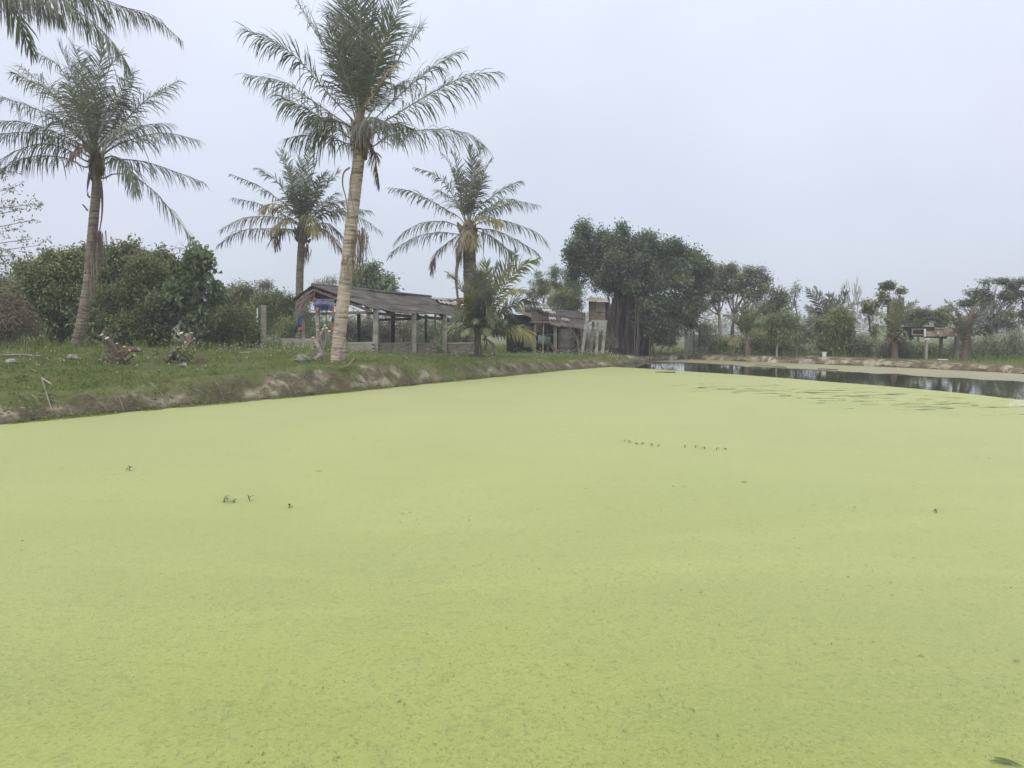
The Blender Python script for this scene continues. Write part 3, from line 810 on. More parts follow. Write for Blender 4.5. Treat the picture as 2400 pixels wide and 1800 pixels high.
FR = [  # crop pixels base..tip, depth change at the tip, material, roll
    ([(890, 760), (740, 600), (500, 340), (195, 185)], -0.6, 'frond', 0.2), ([(880, 810), (700, 690), (450, 530), (205, 480)], 0.8, 'frond', -0.2),
    ([(885, 890), (790, 820), (600, 705), (420, 615)], -1.0, 'frond', 0.1), ([(890, 930), (760, 885), (620, 872), (478, 895)], 0.6, 'frond', 0.0),
    ([(925, 720), (820, 500), (690, 260), (540, 5)], 0.9, 'frond', 0.5), ([(930, 700), (880, 450), (800, 170), (718, 80)], 1.4, 'frond', 0.4),
    ([(935, 720), (900, 420), (865, 150), (850, -90)], -0.5, 'frond', 0.6), ([(958, 700), (958, 400), (953, 120), (948, -140)], -0.9, 'frond', 0.3),
    ([(950, 720), (930, 380), (920, 100), (905, -170)], 0.9, 'frond', -0.4), ([(965, 720), (990, 400), (1030, 100), (1060, -120)], 0.5, 'frond', 0.2),
    ([(975, 690), (1060, 430), (1150, 190), (1235, -30)], -0.5, 'frond', -0.6), ([(985, 700), (1080, 560), (1240, 330), (1360, 175)], 1.4, 'frond', -0.5),
    ([(1010, 800), (1180, 640), (1400, 450), (1610, 330)], 1.2, 'frond', 0.0), ([(1020, 840), (1150, 760), (1400, 610), (1650, 490), (1860, 462)], -0.5, 'frond', -0.1),
    ([(1025, 945), (1150, 875), (1400, 838), (1640, 862), (1775, 962)], -0.7, 'frond', 0.1), ([(1020, 880), (1100, 815), (1200, 800), (1280, 830)], 1.6, 'frond', 0.0),
    ([(960, 720), (1030, 520), (1080, 330), (1170, 120)], -1.3, 'frond', 0.3), ([(940, 720), (880, 560), (800, 330), (760, 190)], -1.2, 'frond', -0.2),
    ([(970, 720), (1060, 600), (1130, 470), (1200, 400)], -2.2, 'frond_dead', 0.3), ([(1000, 760), (1090, 640), (1180, 560), (1250, 520)], 2.0, 'frond', 0.0),
    ([(900, 830), (830, 790), (740, 760), (640, 790)], 1.8, 'frond', 0.0), ([(950, 860), (985, 800), (1040, 760), (1110, 790)], -2.2, 'frond', 0.0),
    ([(1030, 960), (1045, 1010), (1060, 1100), (1078, 1215)], -0.2, 'frond_dead', 0.0), ([(960, 740), (965, 560), (940, 330), (900, 60)], 1.8, 'frond', 0.7),
    ([(960, 740), (1000, 560), (1060, 330), (1130, 60)], 1.9, 'frond', -0.7), ([(930, 800), (900, 700), (850, 560), (820, 400)], 2.0, 'frond', 0.3)]
for pts, dd, mt, rl in FR:
    L_ = 0.95
    frond(p2, px_path([c3r(*q) for q in pts], D, dd), mt, leaflet=1.12 if mt == 'frond' else 0.5, droop=1.1, roll=rl, n=84, width=0.036, stem_r=0.030, start=0.18, ragged=.16)
# dead midribs and strips hanging beside its trunk
mb = MB(); q = [c3r(*a) for a in [(885, 1085), (845, 1120), (838, 1200), (860, 1290), (872, 1420)]]
mb.tube(catmull([P(x, y, D - 0.2) for x, y in q], 14), np.linspace(0.03, 0.012, 14), 5); mb.build('dead_midrib', MAT['twig'], p2)
mb = MB(); q = [c3r(*a) for a in [(905, 1080), (885, 1200), (905, 1330), (930, 1500), (935, 1640)]]
mb.tube(catmull([P(x, y, D - 0.42) for x, y in q], 14), np.linspace(0.025, 0.01, 14), 5); mb.build('dead_midrib', MAT['twig'], p2)
hang_strips(p2, P(845, 545, D - 0.15), 46, 1.0, 0.11); hang_strips(p2, P(838, 600, D), 26, 0.9, 0.1); hang_strips(p2, P(812, 600, D - 0.35), 10, 1.2, 0.06)

# --- the palm at the left
D = 25.0
c1r = crop(0, 0, 2.765)
b0 = G(183, D)
p1 = thing('coconut_palm', 'coconut palm with curved grey trunk rising in front of the leafy thicket', 'palm tree', b0, GP)
tr = [P(176, 812, D) + np.array([0, 0, -0.25]), P(180, 806, D), P(195, 740, D), P(207, 660, D), P(214, 580, D), P(221, 500, D), P(226, 440, D), P(226, 385, D)]
palm_trunk(p1, tr, 0.185, 0.135, 'ptrunk_grey', 60, flare=1.5)
top = P(226, 385, D)
HEART[0] = top + np.array([0, 0, 0.25]); crown_heart(p1, top, 0.175, 0.62, 60)
FR = [([(560, 960), (480, 800), (330, 600), (75, 465)], -0.5, .3), ([(560, 950), (450, 760), (300, 560), (120, 420)], 1.0, -.3), ([(560, 940), (430, 800), (200, 690), (0, 620)], 0.5, .1),
      ([(570, 960), (420, 880), (200, 800), (-10, 780)], -0.6, 0), ([(560, 1000), (400, 900), (180, 855), (-70, 880)], 0.7, 0), ([(560, 1040), (420, 960), (260, 930), (60, 1000), (-30, 1090)], -1.2, 0),
      ([(555, 1080), (420, 1020), (200, 1015), (-10, 1100)], 0.4, 0), ([(580, 930), (500, 700), (400, 450), (220, 330)], 0.6, .4), ([(590, 920), (520, 640), (440, 420), (380, 290)], -0.6, -.4),
      ([(600, 910), (570, 650), (530, 440), (480, 290)], 1.2, .5), ([(610, 900), (615, 650), (640, 450), (660, 300)], -0.9, .3), ([(620, 900), (670, 620), (710, 440), (790, 350)], 0.4, -.4),
      ([(630, 910), (700, 700), (790, 580), (850, 480)], -0.8, -.5), ([(640, 920), (740, 820), (830, 640), (870, 490)], 0.9, -.3), ([(650, 940), (760, 840), (930, 660), (1160, 520)], 0.3, 0),
      ([(660, 980), (780, 880), (940, 810), (1110, 800)], 1.4, 0), ([(660, 1000), (800, 920), (1050, 860), (1285, 905)], -0.4, 0), ([(670, 1060), (760, 1030), (950, 1050), (1160, 1120), (1320, 1180)], 0.6, 0),
      ([(660, 1150), (740, 1125), (860, 1140), (1000, 1240), (1150, 1420), (1290, 1610)], -0.5, 0), ([(650, 1040), (740, 1010), (830, 1090), (882, 1245)], -1.4, 0),
      ([(600, 930), (560, 800), (480, 650), (430, 540)], -1.9, .2), ([(610, 930), (640, 780), (620, 620), (600, 500)], 1.8, .2), ([(620, 930), (690, 800), (760, 700), (800, 600)], -1.8, -.2),
      ([(590, 960), (500, 880), (400, 800), (330, 720)], -2.0, .1), ([(640, 960), (720, 900), (800, 830), (900, 760)], -1.9, 0), ([(600, 930), (540, 760), (520, 560), (500, 420)], 1.7, -.3)]
for i, (pts, dd, rl) in enumerate(FR):
    frond(p1, px_path([c1r(*q) for q in pts], D, dd), 'frond', leaflet=0.98, droop=1.15, roll=rl, n=76 if i != 18 else 62, width=0.033, ragged=0.18, start=0.16 if i != 18 else 0.34, stem_r=0.036)
frond(p1, px_path([c1r(*q) for q in [(600, 1000), (560, 950), (500, 965), (430, 1060)]], D, -1.6), 'frond_dead', leaflet=0.5, droop=1.2, n=50)
mb = MB(); mb.tube(catmull([P(*c1r(*q), D - 0.28) for q in [(650, 1170), (662, 1280), (660, 1400), (640, 1520)]], 10), np.linspace(0.05, 0.012, 10), 6); mb.build('dead_midrib', MAT['fibre'], p1)
mb = MB(); mb.tube([P(*c1r(568, 1365), D), P(*c1r(545, 1335), D), P(*c1r(535, 1325), D)], [0.03, 0.025, 0.02], 6); mb.build('stub', MAT['bark'], p1)
mb = MB(); mb.tube([P(*c1r(582, 1280), D), P(*c1r(568, 1265), D), P(*c1r(570, 1245), D)], [0.035, 0.03, 0.012], 6); mb.build('stub', MAT['bark'], p1)
mb = MB(); mb.tube([P(*c1r(580, 1130), D - .2), P(*c1r(570, 1190), D - .2), P(*c1r(563, 1248), D - .2)], [0.04, 0.035, 0.008], 6); mb.build('stub', MAT['bark'], p1)
hang_strips(p1, P(232, 545, D - 0.15), 46, 1.2, 0.09); hang_strips(p1, P(224, 600, D - 0.2), 30, 1.0, 0.10); hang_strips(p1, P(212, 660, D - 0.3), 12, 0.8, 0.08)

# --- the palm behind the shed
D = 37.0
c8 = crop(450, 300, 3.318)
b0 = G(703, D)
p3 = thing('coconut_palm', 'slim dark trunked coconut palm rising behind the open shed', 'palm tree', b0, GP)
tr = [b0 + np.array([0, 0, -0.3]), P(703, 780, D), P(702, 700, D), P(703, 640, D), P(706, 580, D), P(709, 545, D)]
palm_trunk(p3, tr, 0.20, 0.165, 'ptrunk_grey', 40, flare=1.2)
top = P(709, 545, D)
HEART[0] = top + np.array([0, 0, 0.25]); crown_heart(p3, top, 0.30, 0.55, 50)
FR = [([(800, 740), (640, 690), (400, 700), (215, 800)], -0.5, 'frond', 0), ([(810, 790), (620, 780), (380, 800), (200, 910)], 0.6, 'frond', 0), ([(840, 720), (720, 590), (520, 450), (295, 355)], 0.4, 'frond', .2),
      ([(800, 720), (560, 600), (320, 540)], 1.2, 'frond', 0), ([(800, 640), (680, 440), (590, 360), (500, 310)], -.5, 'frond_far', .3), ([(820, 640), (740, 330), (650, 185)], .3, 'frond', .7),
      ([(830, 640), (760, 360), (690, 175)], -.7, 'frond', .5), ([(845, 640), (846, 440), (840, 240)], .9, 'frond', 0.3), ([(870, 600), (900, 350), (925, 150)], -.3, 'frond', -.6), ([(870, 650), (920, 430), (975, 250)], .6, 'frond', -.4),
      ([(880, 680), (960, 480), (1045, 345)], -.8, 'frond_far', -.3), ([(890, 690), (1020, 480), (1145, 330)], .3, 'frond', -.2), ([(890, 710), (1010, 590), (1125, 500)], -.9, 'frond', 0), ([(900, 730), (1050, 600), (1195, 560)], .8, 'frond', 0),
      ([(920, 720), (1150, 630), (1385, 640)], 0.5, 'frond', 0), ([(930, 720), (1080, 650), (1300, 690), (1465, 800)], -.5, 'frond', 0), ([(920, 770), (1050, 800), (1165, 950)], -.6, 'frond_dead', 0), ([(910, 760), (1060, 745), (1200, 870)], .5, 'frond', 0),
      ([(830, 760), (760, 700), (680, 740), (610, 800)], -1.6, 'frond_yellow', 0), ([(870, 740), (920, 680), (960, 830)], -1.7, 'frond_yellow', 0), ([(840, 700), (720, 610), (600, 590), (530, 650)], -1.5, 'frond_yellow', 0), ([(800, 800), (720, 780), (670, 820), (645, 920)], .4, 'frond_dead', 0),
      ([(840, 680), (790, 500), (760, 300)], 1.5, 'frond', .5), ([(870, 680), (940, 540), (1000, 380)], 1.6, 'frond', 0), ([(850, 700), (810, 560), (770, 460)], -1.6, 'frond', .2), ([(860, 700), (880, 520), (890, 420)], -1.7, 'frond', .2)]
for pts, dd, mt, rl in FR:
    frond(p3, px_path([c8(*q) for q in pts], D, dd), mt, leaflet=1.0 if pts[-1][1] > 430 else .72, droop=1.05, roll=rl, n=54, width=0.052, start=0.16, stem_r=0.035)
hang_strips(p3, P(716, 580, D - .2), 26, 1.0, 0.13, 'fibre', 0.03)

# --- the palm right of the shed
D = 36.5
c1b = crop(900, 300, 4.88)
b0 = G(1103, D)
p4 = thing('coconut_palm', 'coconut palm with yellowing lower fronds behind the bushy young palm', 'palm tree', b0, GP)
tr = [b0 + np.array([0, 0, -0.3]), P(1104, 780, D), P(1103, 700, D), P(1101, 640, D), P(1100, 590, D), P(1098, 555, D)]
palm_trunk(p4, tr, 0.36, 0.30, 'ptrunk_grey', 34, flare=1.1)
top = P(1098, 548, D)
HEART[0] = top + np.array([0, 0, 0.25]); crown_heart(p4, top, 0.36, 0.7, 60)
FR = [([(850, 1120), (700, 1070), (450, 1080), (230, 1190), (115, 1330)], -.5, 'frond', 0), ([(860, 1210), (640, 1190), (380, 1240), (150, 1370), (60, 1480)], .6, 'frond', 0), ([(850, 1010), (690, 920), (480, 800), (270, 710), (60, 680)], .3, 'frond', 0),
      ([(870, 930), (720, 660), (560, 520), (350, 450)], -.4, 'frond', .2), ([(890, 900), (820, 620), (740, 400), (650, 280)], .4, 'frond', .4), ([(900, 900), (860, 620), (820, 380), (760, 250)], -.8, 'frond', -.4),
      ([(960, 880), (1000, 620), (1000, 400), (990, 200)], .5, 'frond', .4), ([(980, 880), (1020, 600), (1060, 380), (1110, 230)], -.6, 'frond', -.3), ([(1020, 880), (1110, 640), (1160, 470), (1240, 360)], .8, 'frond', -.5),
      ([(1060, 940), (1240, 780), (1400, 670), (1580, 600)], -.3, 'frond', 0), ([(1080, 980), (1260, 920), (1500, 840), (1770, 880)], .6, 'frond', 0), ([(1090, 1000), (1220, 900), (1350, 820), (1500, 810)], -1.2, 'frond_far', 0),
      ([(1100, 1080), (1330, 1050), (1600, 1130), (1780, 1220), (1885, 1360)], -.4, 'frond', 0), ([(1080, 1150), (1280, 1170), (1500, 1270), (1700, 1390), (1790, 1475)], .5, 'frond_far', 0), ([(1090, 1180), (1230, 1240), (1370, 1350), (1520, 1460)], -1.1, 'frond', 0),
      ([(880, 1200), (740, 1300), (600, 1430), (530, 1650)], -.4, 'frond_dead', 0), ([(960, 1150), (950, 1165), (900, 1230), (860, 1400)], -1.2, 'frond_dead', 0), ([(960, 1150), (975, 1170), (1010, 1240), (1030, 1350)], -1.3, 'frond_yellow', 0),
      ([(1010, 1080), (1150, 1010), (1280, 1040), (1330, 1110)], -1.8, 'frond_yellow', 0), ([(950, 930), (920, 720), (860, 560), (800, 470)], -1.7, 'frond', .3), ([(1010, 930), (1080, 760), (1130, 600), (1160, 520)], -1.6, 'frond', -.2),
      ([(1000, 930), (1050, 700), (1090, 520), (1100, 400)], 1.8, 'frond', -.2), ([(900, 960), (800, 840), (700, 760), (620, 700)], 1.6, 'frond', 0),
      ([(1120, 1150), (1138, 1250), (1140, 1400), (1130, 1520)], -.4, 'frond_dead', 0)]
for pts, dd, mt, rl in FR:
    frond(p4, px_path([c1b(*q) for q in pts], D, dd), mt, leaflet=(0.95 if pts[-1][1] > 560 else .68) if pts[0] != (1120, 1150) else 0.2, droop=1.05, roll=rl, n=58, width=0.050, start=0.16, stem_r=0.035)
hang_strips(p4, P(1082, 575, D - .4), 36, 1.2, 0.15, 'frond_dead', 0.03)
mb = MB(); mb.tube(catmull([P(1075, 600, D - .5), P(1069, 650, D - .5), P(1073, 700, D - .5), P(1076, 745, D - .5)], 10), np.linspace(0.10, 0.04, 10), 6); mb.build('dead_midrib', MAT['frond_dead'], p4)

HEART[0] = None
# --- the bushy young palm
D = 31.8
c5 = crop(1050, 550, 4.74)
b0 = G(1120, D)
p5 = thing('young_coconut_palm', 'bushy young coconut palm with fronds springing near the ground beside the shed', 'palm tree', b0, 'young coconut palms')
mb = MB(); mb.tube([b0 + np.array([0, 0, -.2]), P(1119, 800, D), P(1121, 765, D)], [0.19, 0.16, 0.13], 10, wob=0.1); mb.build('trunk', MAT['frond_dead'], p5)
FR = [([(330, 1060), (260, 800), (120, 560), (0, 430)], -.4, 'frond_light', .2), ([(350, 1060), (370, 800), (400, 600), (425, 310)], -.6, 'frond_light', .5), ([(370, 1060), (420, 760), (480, 520), (560, 330)], .5, 'frond', .2),
      ([(380, 1060), (470, 800), (600, 480), (765, 190)], .4, 'frond', -.3), ([(390, 1060), (440, 900), (580, 640), (780, 380), (1000, 275)], -.5, 'frond_light', -.3), ([(390, 1080), (520, 820), (700, 640), (855, 610)], -.9, 'frond_yellow', 0),
      ([(390, 1090), (480, 960), (620, 840), (800, 735), (985, 750)], .5, 'frond', 0), ([(350, 1070), (290, 840), (210, 710), (130, 760)], -1.2, 'frond_yellow', 0), ([(370, 1080), (360, 860), (440, 800), (480, 1000)], -1.6, 'frond_light', 0),
      ([(400, 1130), (560, 1080), (740, 1040), (880, 1090), (950, 1200)], -.5, 'frond_yellow', 0), ([(390, 1160), (450, 1170), (500, 1230), (525, 1430)], -.9, 'frond_dead', 0), ([(340, 1060), (320, 800), (300, 560), (285, 360)], .8, 'frond', .3),
      ([(360, 1060), (340, 760), (350, 560), (330, 420)], -1.0, 'frond', .4), ([(380, 1080), (500, 1000), (620, 960), (720, 900)], -1.2, 'frond', 0), ([(330, 1080), (250, 960), (160, 880), (60, 900)], .6, 'frond', 0),
      ([(380, 1090), (460, 1000), (560, 900), (640, 800)], 1.4, 'frond', 0), ([(350, 1090), (300, 950), (250, 880), (200, 860)], 1.4, 'frond', 0), ([(360, 1100), (380, 900), (410, 760), (430, 640)], -1.5, 'frond', 0)]
for pts, dd, mt, rl in FR:
    frond(p5, px_path([c5(*q) for q in pts], D, dd), mt, leaflet=0.82 if mt != 'frond_dead' else 0.28, droop=0.8, roll=rl + rng.choice([-.7, .7]), n=72, width=0.062, start=0.14, stem_r=0.035)
for az, el, ln, bend in ((-1.2, .7, 2.3, 1.7), (-.5, .75, 2.4, 1.7), (-2.0, .7, 2.3, 1.8), (-2.7, .65, 2.2, 1.6), (.2, .6, 2.2, 1.6), (-1.6, 1.1, 2.6, 1.9), (-.9, 1.2, 2.8, 1.9), (-2.3, 1.15, 2.7, 1.8), (3.3, .8, 2.4, 1.6)):
    frond(p5, arc(P(1121, 790, D), az, el + .15, ln * .68, bend), 'frond_light', leaflet=.5, droop=.9, n=56, width=.05, roll=rng.normal(0, .3), start=.12, stem_r=.026)
hang_strips(p5, P(1126, 800, D - .3), 40, 0.6, 0.18, 'frond_dead', 0.03)

# --- the near palm whose crown hangs into the top corner
D = 15.5
bx = P(-330, 900, D); b0 = np.array([bx[0], D, gz(bx[0], D)])
p0 = thing('coconut_palm', 'near coconut palm mostly out of frame, its fronds hanging into the top left corner', 'palm tree', b0, GP)
top = P(-215, -150, D)
palm_trunk(p0, [b0 + np.array([0, 0, -.3]), b0 + (top - b0) * 0.3 + np.array([0.3, 0, 0]), b0 + (top - b0) * 0.65 + np.array([0.2, 0, 0]), top], 0.3, 0.2, 'ptrunk_grey', 46)
HEART[0] = top + np.array([0, 0, 0.25]); crown_heart(p0, top, 0.25, 0.6, 40)
FR = [([(-215, -130), (-60, -70), (100, -25), (210, 45), (270, 105), (302, 155)], -0.6), ([(-215, -150), (-40, -110), (140, -50), (250, 0), (330, 30), (376, 52), (432, 100)], 0.8),
      ([(-215, -150), (-30, -80), (140, -25), (270, 12), (340, 28), (385, 50)], 0.3), ([(-215, -140), (-110, -80), (-10, -35), (80, -8), (150, 40)], -1.6), ([(-215, -150), (-60, -110), (90, -60), (200, -10), (262, 60)], 1.2)]
for i, (pts, dd) in enumerate(FR):
    frond(p0, px_path(pts, D, dd), 'frond', leaflet=0.95 if i != 1 else 0.62, droop=1.9, roll=rng.normal(0, .1), n=130, width=0.032, start=0.12, ragged=0.12, sweep=0.9)
extra(p0, top, D, [(a, rng.uniform(-.1, 1.2), rng.uniform(.8, 1), rng.uniform(.9, 1.5)) for a in (2.2, 2.9, 3.5, 4.2, 1.6, 4.8, 1.1)], 4.6, leaflet=0.9, droop=0.9, n=60)

HEART[0] = None
# --- young palms along the far bank
def far_palm(label, px, d, fr, cr_, trunk=None, leaflet=0.6, mats=None, n=42, base_shift=0):
    b = G(px, d)
    t = thing('young_coconut_palm', label, 'palm tree', b, 'young coconut palms')
    mb = MB(); tp = P(px, trunk, d) if trunk else b + np.array([0, 0, 0.5])
    mb.tube([b + np.array([0, 0, -.15]), (b + tp) / 2, tp], [0.2, 0.17, 0.13], 9, wob=.12); mb.build('trunk', MAT['fibre'], t)
    for pts, dd, mt in fr:
        frond(t, px_path([cr_(*q) for q in pts], d, dd), mt, leaflet=leaflet if mt != 'frond_dead' else .28, droop=0.55, roll=rng.choice([-.8, .8]) + rng.normal(0, .2), n=n + 8, width=0.06, start=0.15, stem_r=0.028)
    return t
c6 = crop(1300, 500, 4.022); c7 = crop(1800, 600, 3.687); c7b = crop(2050, 640, 6.32)
far_palm('thin olive young palm with arching lower fronds at the corner of the far bank', 1752, 42.0,
         [([(1800, 1180), (1790, 1000), (1740, 880), (1650, 850)], -.5, 'frond_far'), ([(1800, 1180), (1800, 960), (1840, 850), (1890, 770)], .5, 'frond_far'), ([(1810, 1180), (1880, 1020), (1980, 900), (2090, 850)], -.4, 'frond_far'),
          ([(1790, 1200), (1740, 1160), (1690, 1170), (1660, 1220)], -.4, 'frond_yellow'), ([(1810, 1200), (1880, 1150), (1960, 1130), (2030, 1160)], .3, 'frond_yellow'), ([(1790, 1180), (1740, 1040), (1680, 980), (1610, 960)], .6, 'frond_far'),
          ([(1800, 1180), (1830, 1000), (1900, 900), (1960, 850)], .8, 'frond_far'), ([(1800, 1180), (1770, 1000), (1780, 900), (1790, 820)], -.8, 'frond_far'), ([(1800, 1180), (1850, 1060), (1930, 1000), (2010, 980)], -.9, 'frond_far')], c6, 800, leaflet=.55)
far_palm('dark young palm with upright fan of fronds behind the mango bush', 1945, 42.5,
         [([(540, 640), (480, 500), (420, 380), (340, 290)], -.4, 'frond'), ([(540, 640), (500, 460), (450, 350), (400, 270)], .5, 'frond'), ([(545, 640), (530, 460), (525, 380), (520, 330)], -.5, 'frond'), ([(550, 640), (590, 460), (630, 350), (670, 265)], .4, 'frond'),
          ([(550, 640), (570, 480), (560, 400), (570, 330)], .8, 'frond'), ([(560, 640), (620, 520), (720, 430), (820, 395)], -.4, 'frond'), ([(560, 640), (610, 470), (650, 380), (680, 310)], -.6, 'frond'), ([(530, 640), (440, 540), (390, 480), (340, 440)], .6, 'frond'), ([(540, 640), (470, 600), (420, 600), (380, 640)], -.5, 'frond')], c7, 790, leaflet=.62)
far_palm('young palm with dense feathery upright fronds left of the raised coop', 2098, 37.5,
         [([(290, 960), (290, 700), (280, 500), (270, 380)], -.4, 'frond_far'), ([(290, 960), (320, 700), (350, 480), (360, 340)], .4, 'frond_far'), ([(300, 960), (350, 720), (400, 560), (430, 370)], -.5, 'frond_far'), ([(300, 960), (400, 740), (480, 560), (615, 425)], .3, 'frond'),
          ([(280, 960), (230, 740), (210, 560), (230, 420)], .6, 'frond_far'), ([(280, 960), (180, 760), (120, 660), (20, 590)], -.4, 'frond_far'), ([(300, 960), (420, 820), (560, 740), (720, 720)], .7, 'frond_far'), ([(280, 1000), (180, 860), (100, 820), (60, 900)], -.8, 'frond_far'),
          ([(300, 1000), (400, 880), (480, 860), (540, 960)], -.8, 'frond_far'), ([(290, 980), (290, 800), (310, 640), (330, 520)], -1.0, 'frond_far'), ([(290, 1020), (330, 960), (380, 960), (420, 1100)], -.6, 'frond_dead'), ([(280, 1020), (240, 950), (200, 960), (180, 1080)], -.6, 'frond_dead')], c7b, 800, leaflet=.5)
far_palm('shaggy brownish young palm at the coop end of the far bank', 2262, 36.0,
         [([(1300, 1000), (1280, 760), (1170, 540), (1040, 410)], -.3, 'frond'), ([(1310, 1000), (1350, 740), (1440, 560), (1540, 440)], .4, 'frond_dead'), ([(1320, 1000), (1420, 760), (1560, 600), (1650, 460)], -.4, 'frond'), ([(1330, 1000), (1480, 760), (1620, 560), (1760, 440)], .5, 'frond'),
          ([(1290, 1000), (1220, 800), (1130, 640), (1020, 590)], -.6, 'frond_far'), ([(1330, 1020), (1480, 840), (1620, 800), (1740, 900)], .6, 'frond'), ([(1290, 1020), (1200, 860), (1120, 820), (1060, 900)], -.5, 'frond_dead'), ([(1310, 1000), (1280, 760), (1240, 620), (1220, 540)], .7, 'frond_dead'),
          ([(1320, 1020), (1460, 900), (1600, 880), (1680, 1000)], -.8, 'frond_far'), ([(1310, 1010), (1380, 820), (1440, 680), (1500, 600)], -.8, 'frond_dead'), ([(1300, 1030), (1330, 960), (1400, 980), (1450, 1080)], -.6, 'frond_dead')], c7b, 800, leaflet=.5)
# ------------------------------------------------------------------ broadleaf trees and bushes
def leaves(name, centers, mat, parent, ll=0.12, lw=0.06, out_from=None, droop=0.3, spread=0.2, k=8, flat=0.0):
    """k leaf faces round every twig tip: folded rhombic leaves, real size, one mesh"""
    c = np.repeat(np.asarray(centers, float), k, axis=0)
    n = len(c)
    c = c + rng.normal(0, spread, (n, 3)) * np.array([1, 1, 1 - 0.55 * flat])
    d = rng.normal(0, 1, (n, 3))
    if out_from is not None:
        d = d + 0.9 * unit(c - np.asarray(out_from))
    d[:, 2] *= (1 - 0.7 * flat)
    d[:, 2] -= droop
    d = unit(d)
    sd_ = unit(np.cross(d, rng.normal(0, 1, (n, 3)) + np.array([0, 0, 1.2 + 2 * flat])))
    nn = np.cross(sd_, d)
    L_ = (ll * rng.uniform(0.6, 1.25, n))[:, None]; w_ = (lw * rng.uniform(0.7, 1.2, n))[:, None]
    V = np.stack([c, c + d * L_ * 0.45 + sd_ * w_ * 0.5 + nn * w_ * 0.15, c + d * L_ - np.array([0, 0, 1]) * L_ * 0.12, c + d * L_ * 0.45 - sd_ * w_ * 0.5 + nn * w_ * 0.15], 1).reshape(-1, 3)
    return np_mesh(name, V, [np.arange(4 * n).reshape(-1, 4)], MAT[mat], parent)

def blob_points(blobs, n, shell=0.5, clump=0.21, per=28):
    """twig tips inside ellipsoids, gathered into uneven sprays with gaps between them"""
    B = np.array(blobs)
    wgt = (B[:, 3] * B[:, 4] + B[:, 4] * B[:, 5] + B[:, 3] * B[:, 5]); wgt = wgt ** .75; wgt = wgt / wgt.sum()
    nc = max(6, n // per)
    i = rng.choice(len(B), nc, p=wgt)
    d = unit(rng.normal(0, 1, (nc, 3)))
    r = (shell + (1.06 - shell) * rng.random(nc))
    C = B[i, :3] + d * B[i, 3:] * r[:, None]
    w2 = rng.uniform(.3, 1.7, nc); w2 /= w2.sum()
    k = rng.choice(nc, n, p=w2)
    size = (B[i, 3] * B[i, 4] * B[i, 5]) ** (1 / 3)
    off = np.clip(rng.normal(0, 1, (n, 3)), -1.9, 1.9) * np.array([1, 1, .62]) * (clump * size[k] * rng.uniform(.6, 1.2, nc)[k])[:, None]
    off = off + d[k] * (rng.random(n) ** 2 * .35 * size[k])[:, None]
    return C[k] + off

def px_blobs(lst, d, cr_=None, sc=1.0, depth=0.9):
    """(px, py, rx, ry[, distance offset]) in photo or crop pixels to ellipsoids in metres"""
    o = []
    for q in lst:
        x, y, rx, ry = q[:4]; dz = q[4] if len(q) > 4 else 0.0
        if cr_ is not None:
            x, y = cr_(x, y); rx, ry = rx / sc, ry / sc
        c = P(x, y, d + dz); m_ = mpp(d + dz)
        o.append((*c, rx * m_, (rx + ry) / 2 * m_ * depth, ry * m_))
    return o

def limbs(parent, base, fork, blobs, r0, mat='bark', name='trunk', extra_twigs=0, sub=True):
    """tapered trunk to the fork and a limb into every clump"""
    base, fork = np.asarray(base, float), np.asarray(fork, float)
    mb = MB()
    mid = (base + fork) / 2 + rng.normal(0, 0.04, 3) * np.linalg.norm(fork - base)
    mb.tube(catmull([base - np.array([0, 0, 0.2]), mid, fork], 8), np.linspace(r0 * 1.25, r0 * 0.8, 8), 8, wob=.08)
    for b in blobs:
        c = np.array(b[:3])
        m_ = fork + (c - fork) * 0.5 + rng.normal(0, 0.08, 3) * np.linalg.norm(c - fork) + np.array([0, 0, -0.05])
        q = catmull([fork, m_, c], 6)
        mb.tube(q, np.linspace(r0 * 0.55, r0 * 0.12, 6), 5)
        if sub:
            for k in range(4):
                e = c + unit(rng.normal(0, 1, 3) + np.array([0, 0, .3])) * np.array(b[3:]) * 0.85
                s_ = q[3 if k % 2 else 4]
                mb.tube([s_, (s_ + e) / 2 + rng.normal(0, .05, 3), e], [r0 * 0.2, r0 * 0.12, r0 * 0.04], 4, cap=False)
    return mb.build(name, MAT[mat], parent)

def tree(name, label, cat, px, d, blobs, leaf, twigs, ll, lw, k=8, spread=0.2, fork=None, r0=0.1, bark='bark', cr_=None, sc=1.0, group=None, droop=0.3, flat=0.0, shell=0.5, depth=0.9, base=None, sub=True):
    b = G(px, d) if base is None else np.asarray(base, float)
    t = thing(name, label, cat, b, group)
    B = px_blobs(blobs, d, cr_, sc, depth)
    if fork is None:
        c = np.array(B)[:, :3].mean(0); fk = b * 0.55 + c * 0.45
    else:
        fk = P(*(cr_(*fork) if cr_ else fork), d)
    limbs(t, b, fk, B, r0, bark, sub=sub)
    pts = blob_points(B, int(twigs * .9), shell, .17, 24)
    low = height(pts[:, 0], pts[:, 1])
    pts[:, 2] = np.maximum(pts[:, 2], low + 0.05)
    leaves('crown', pts, leaf, t, ll, lw, np.array(B)[:, :3].mean(0), droop, spread, k, flat)
    return t

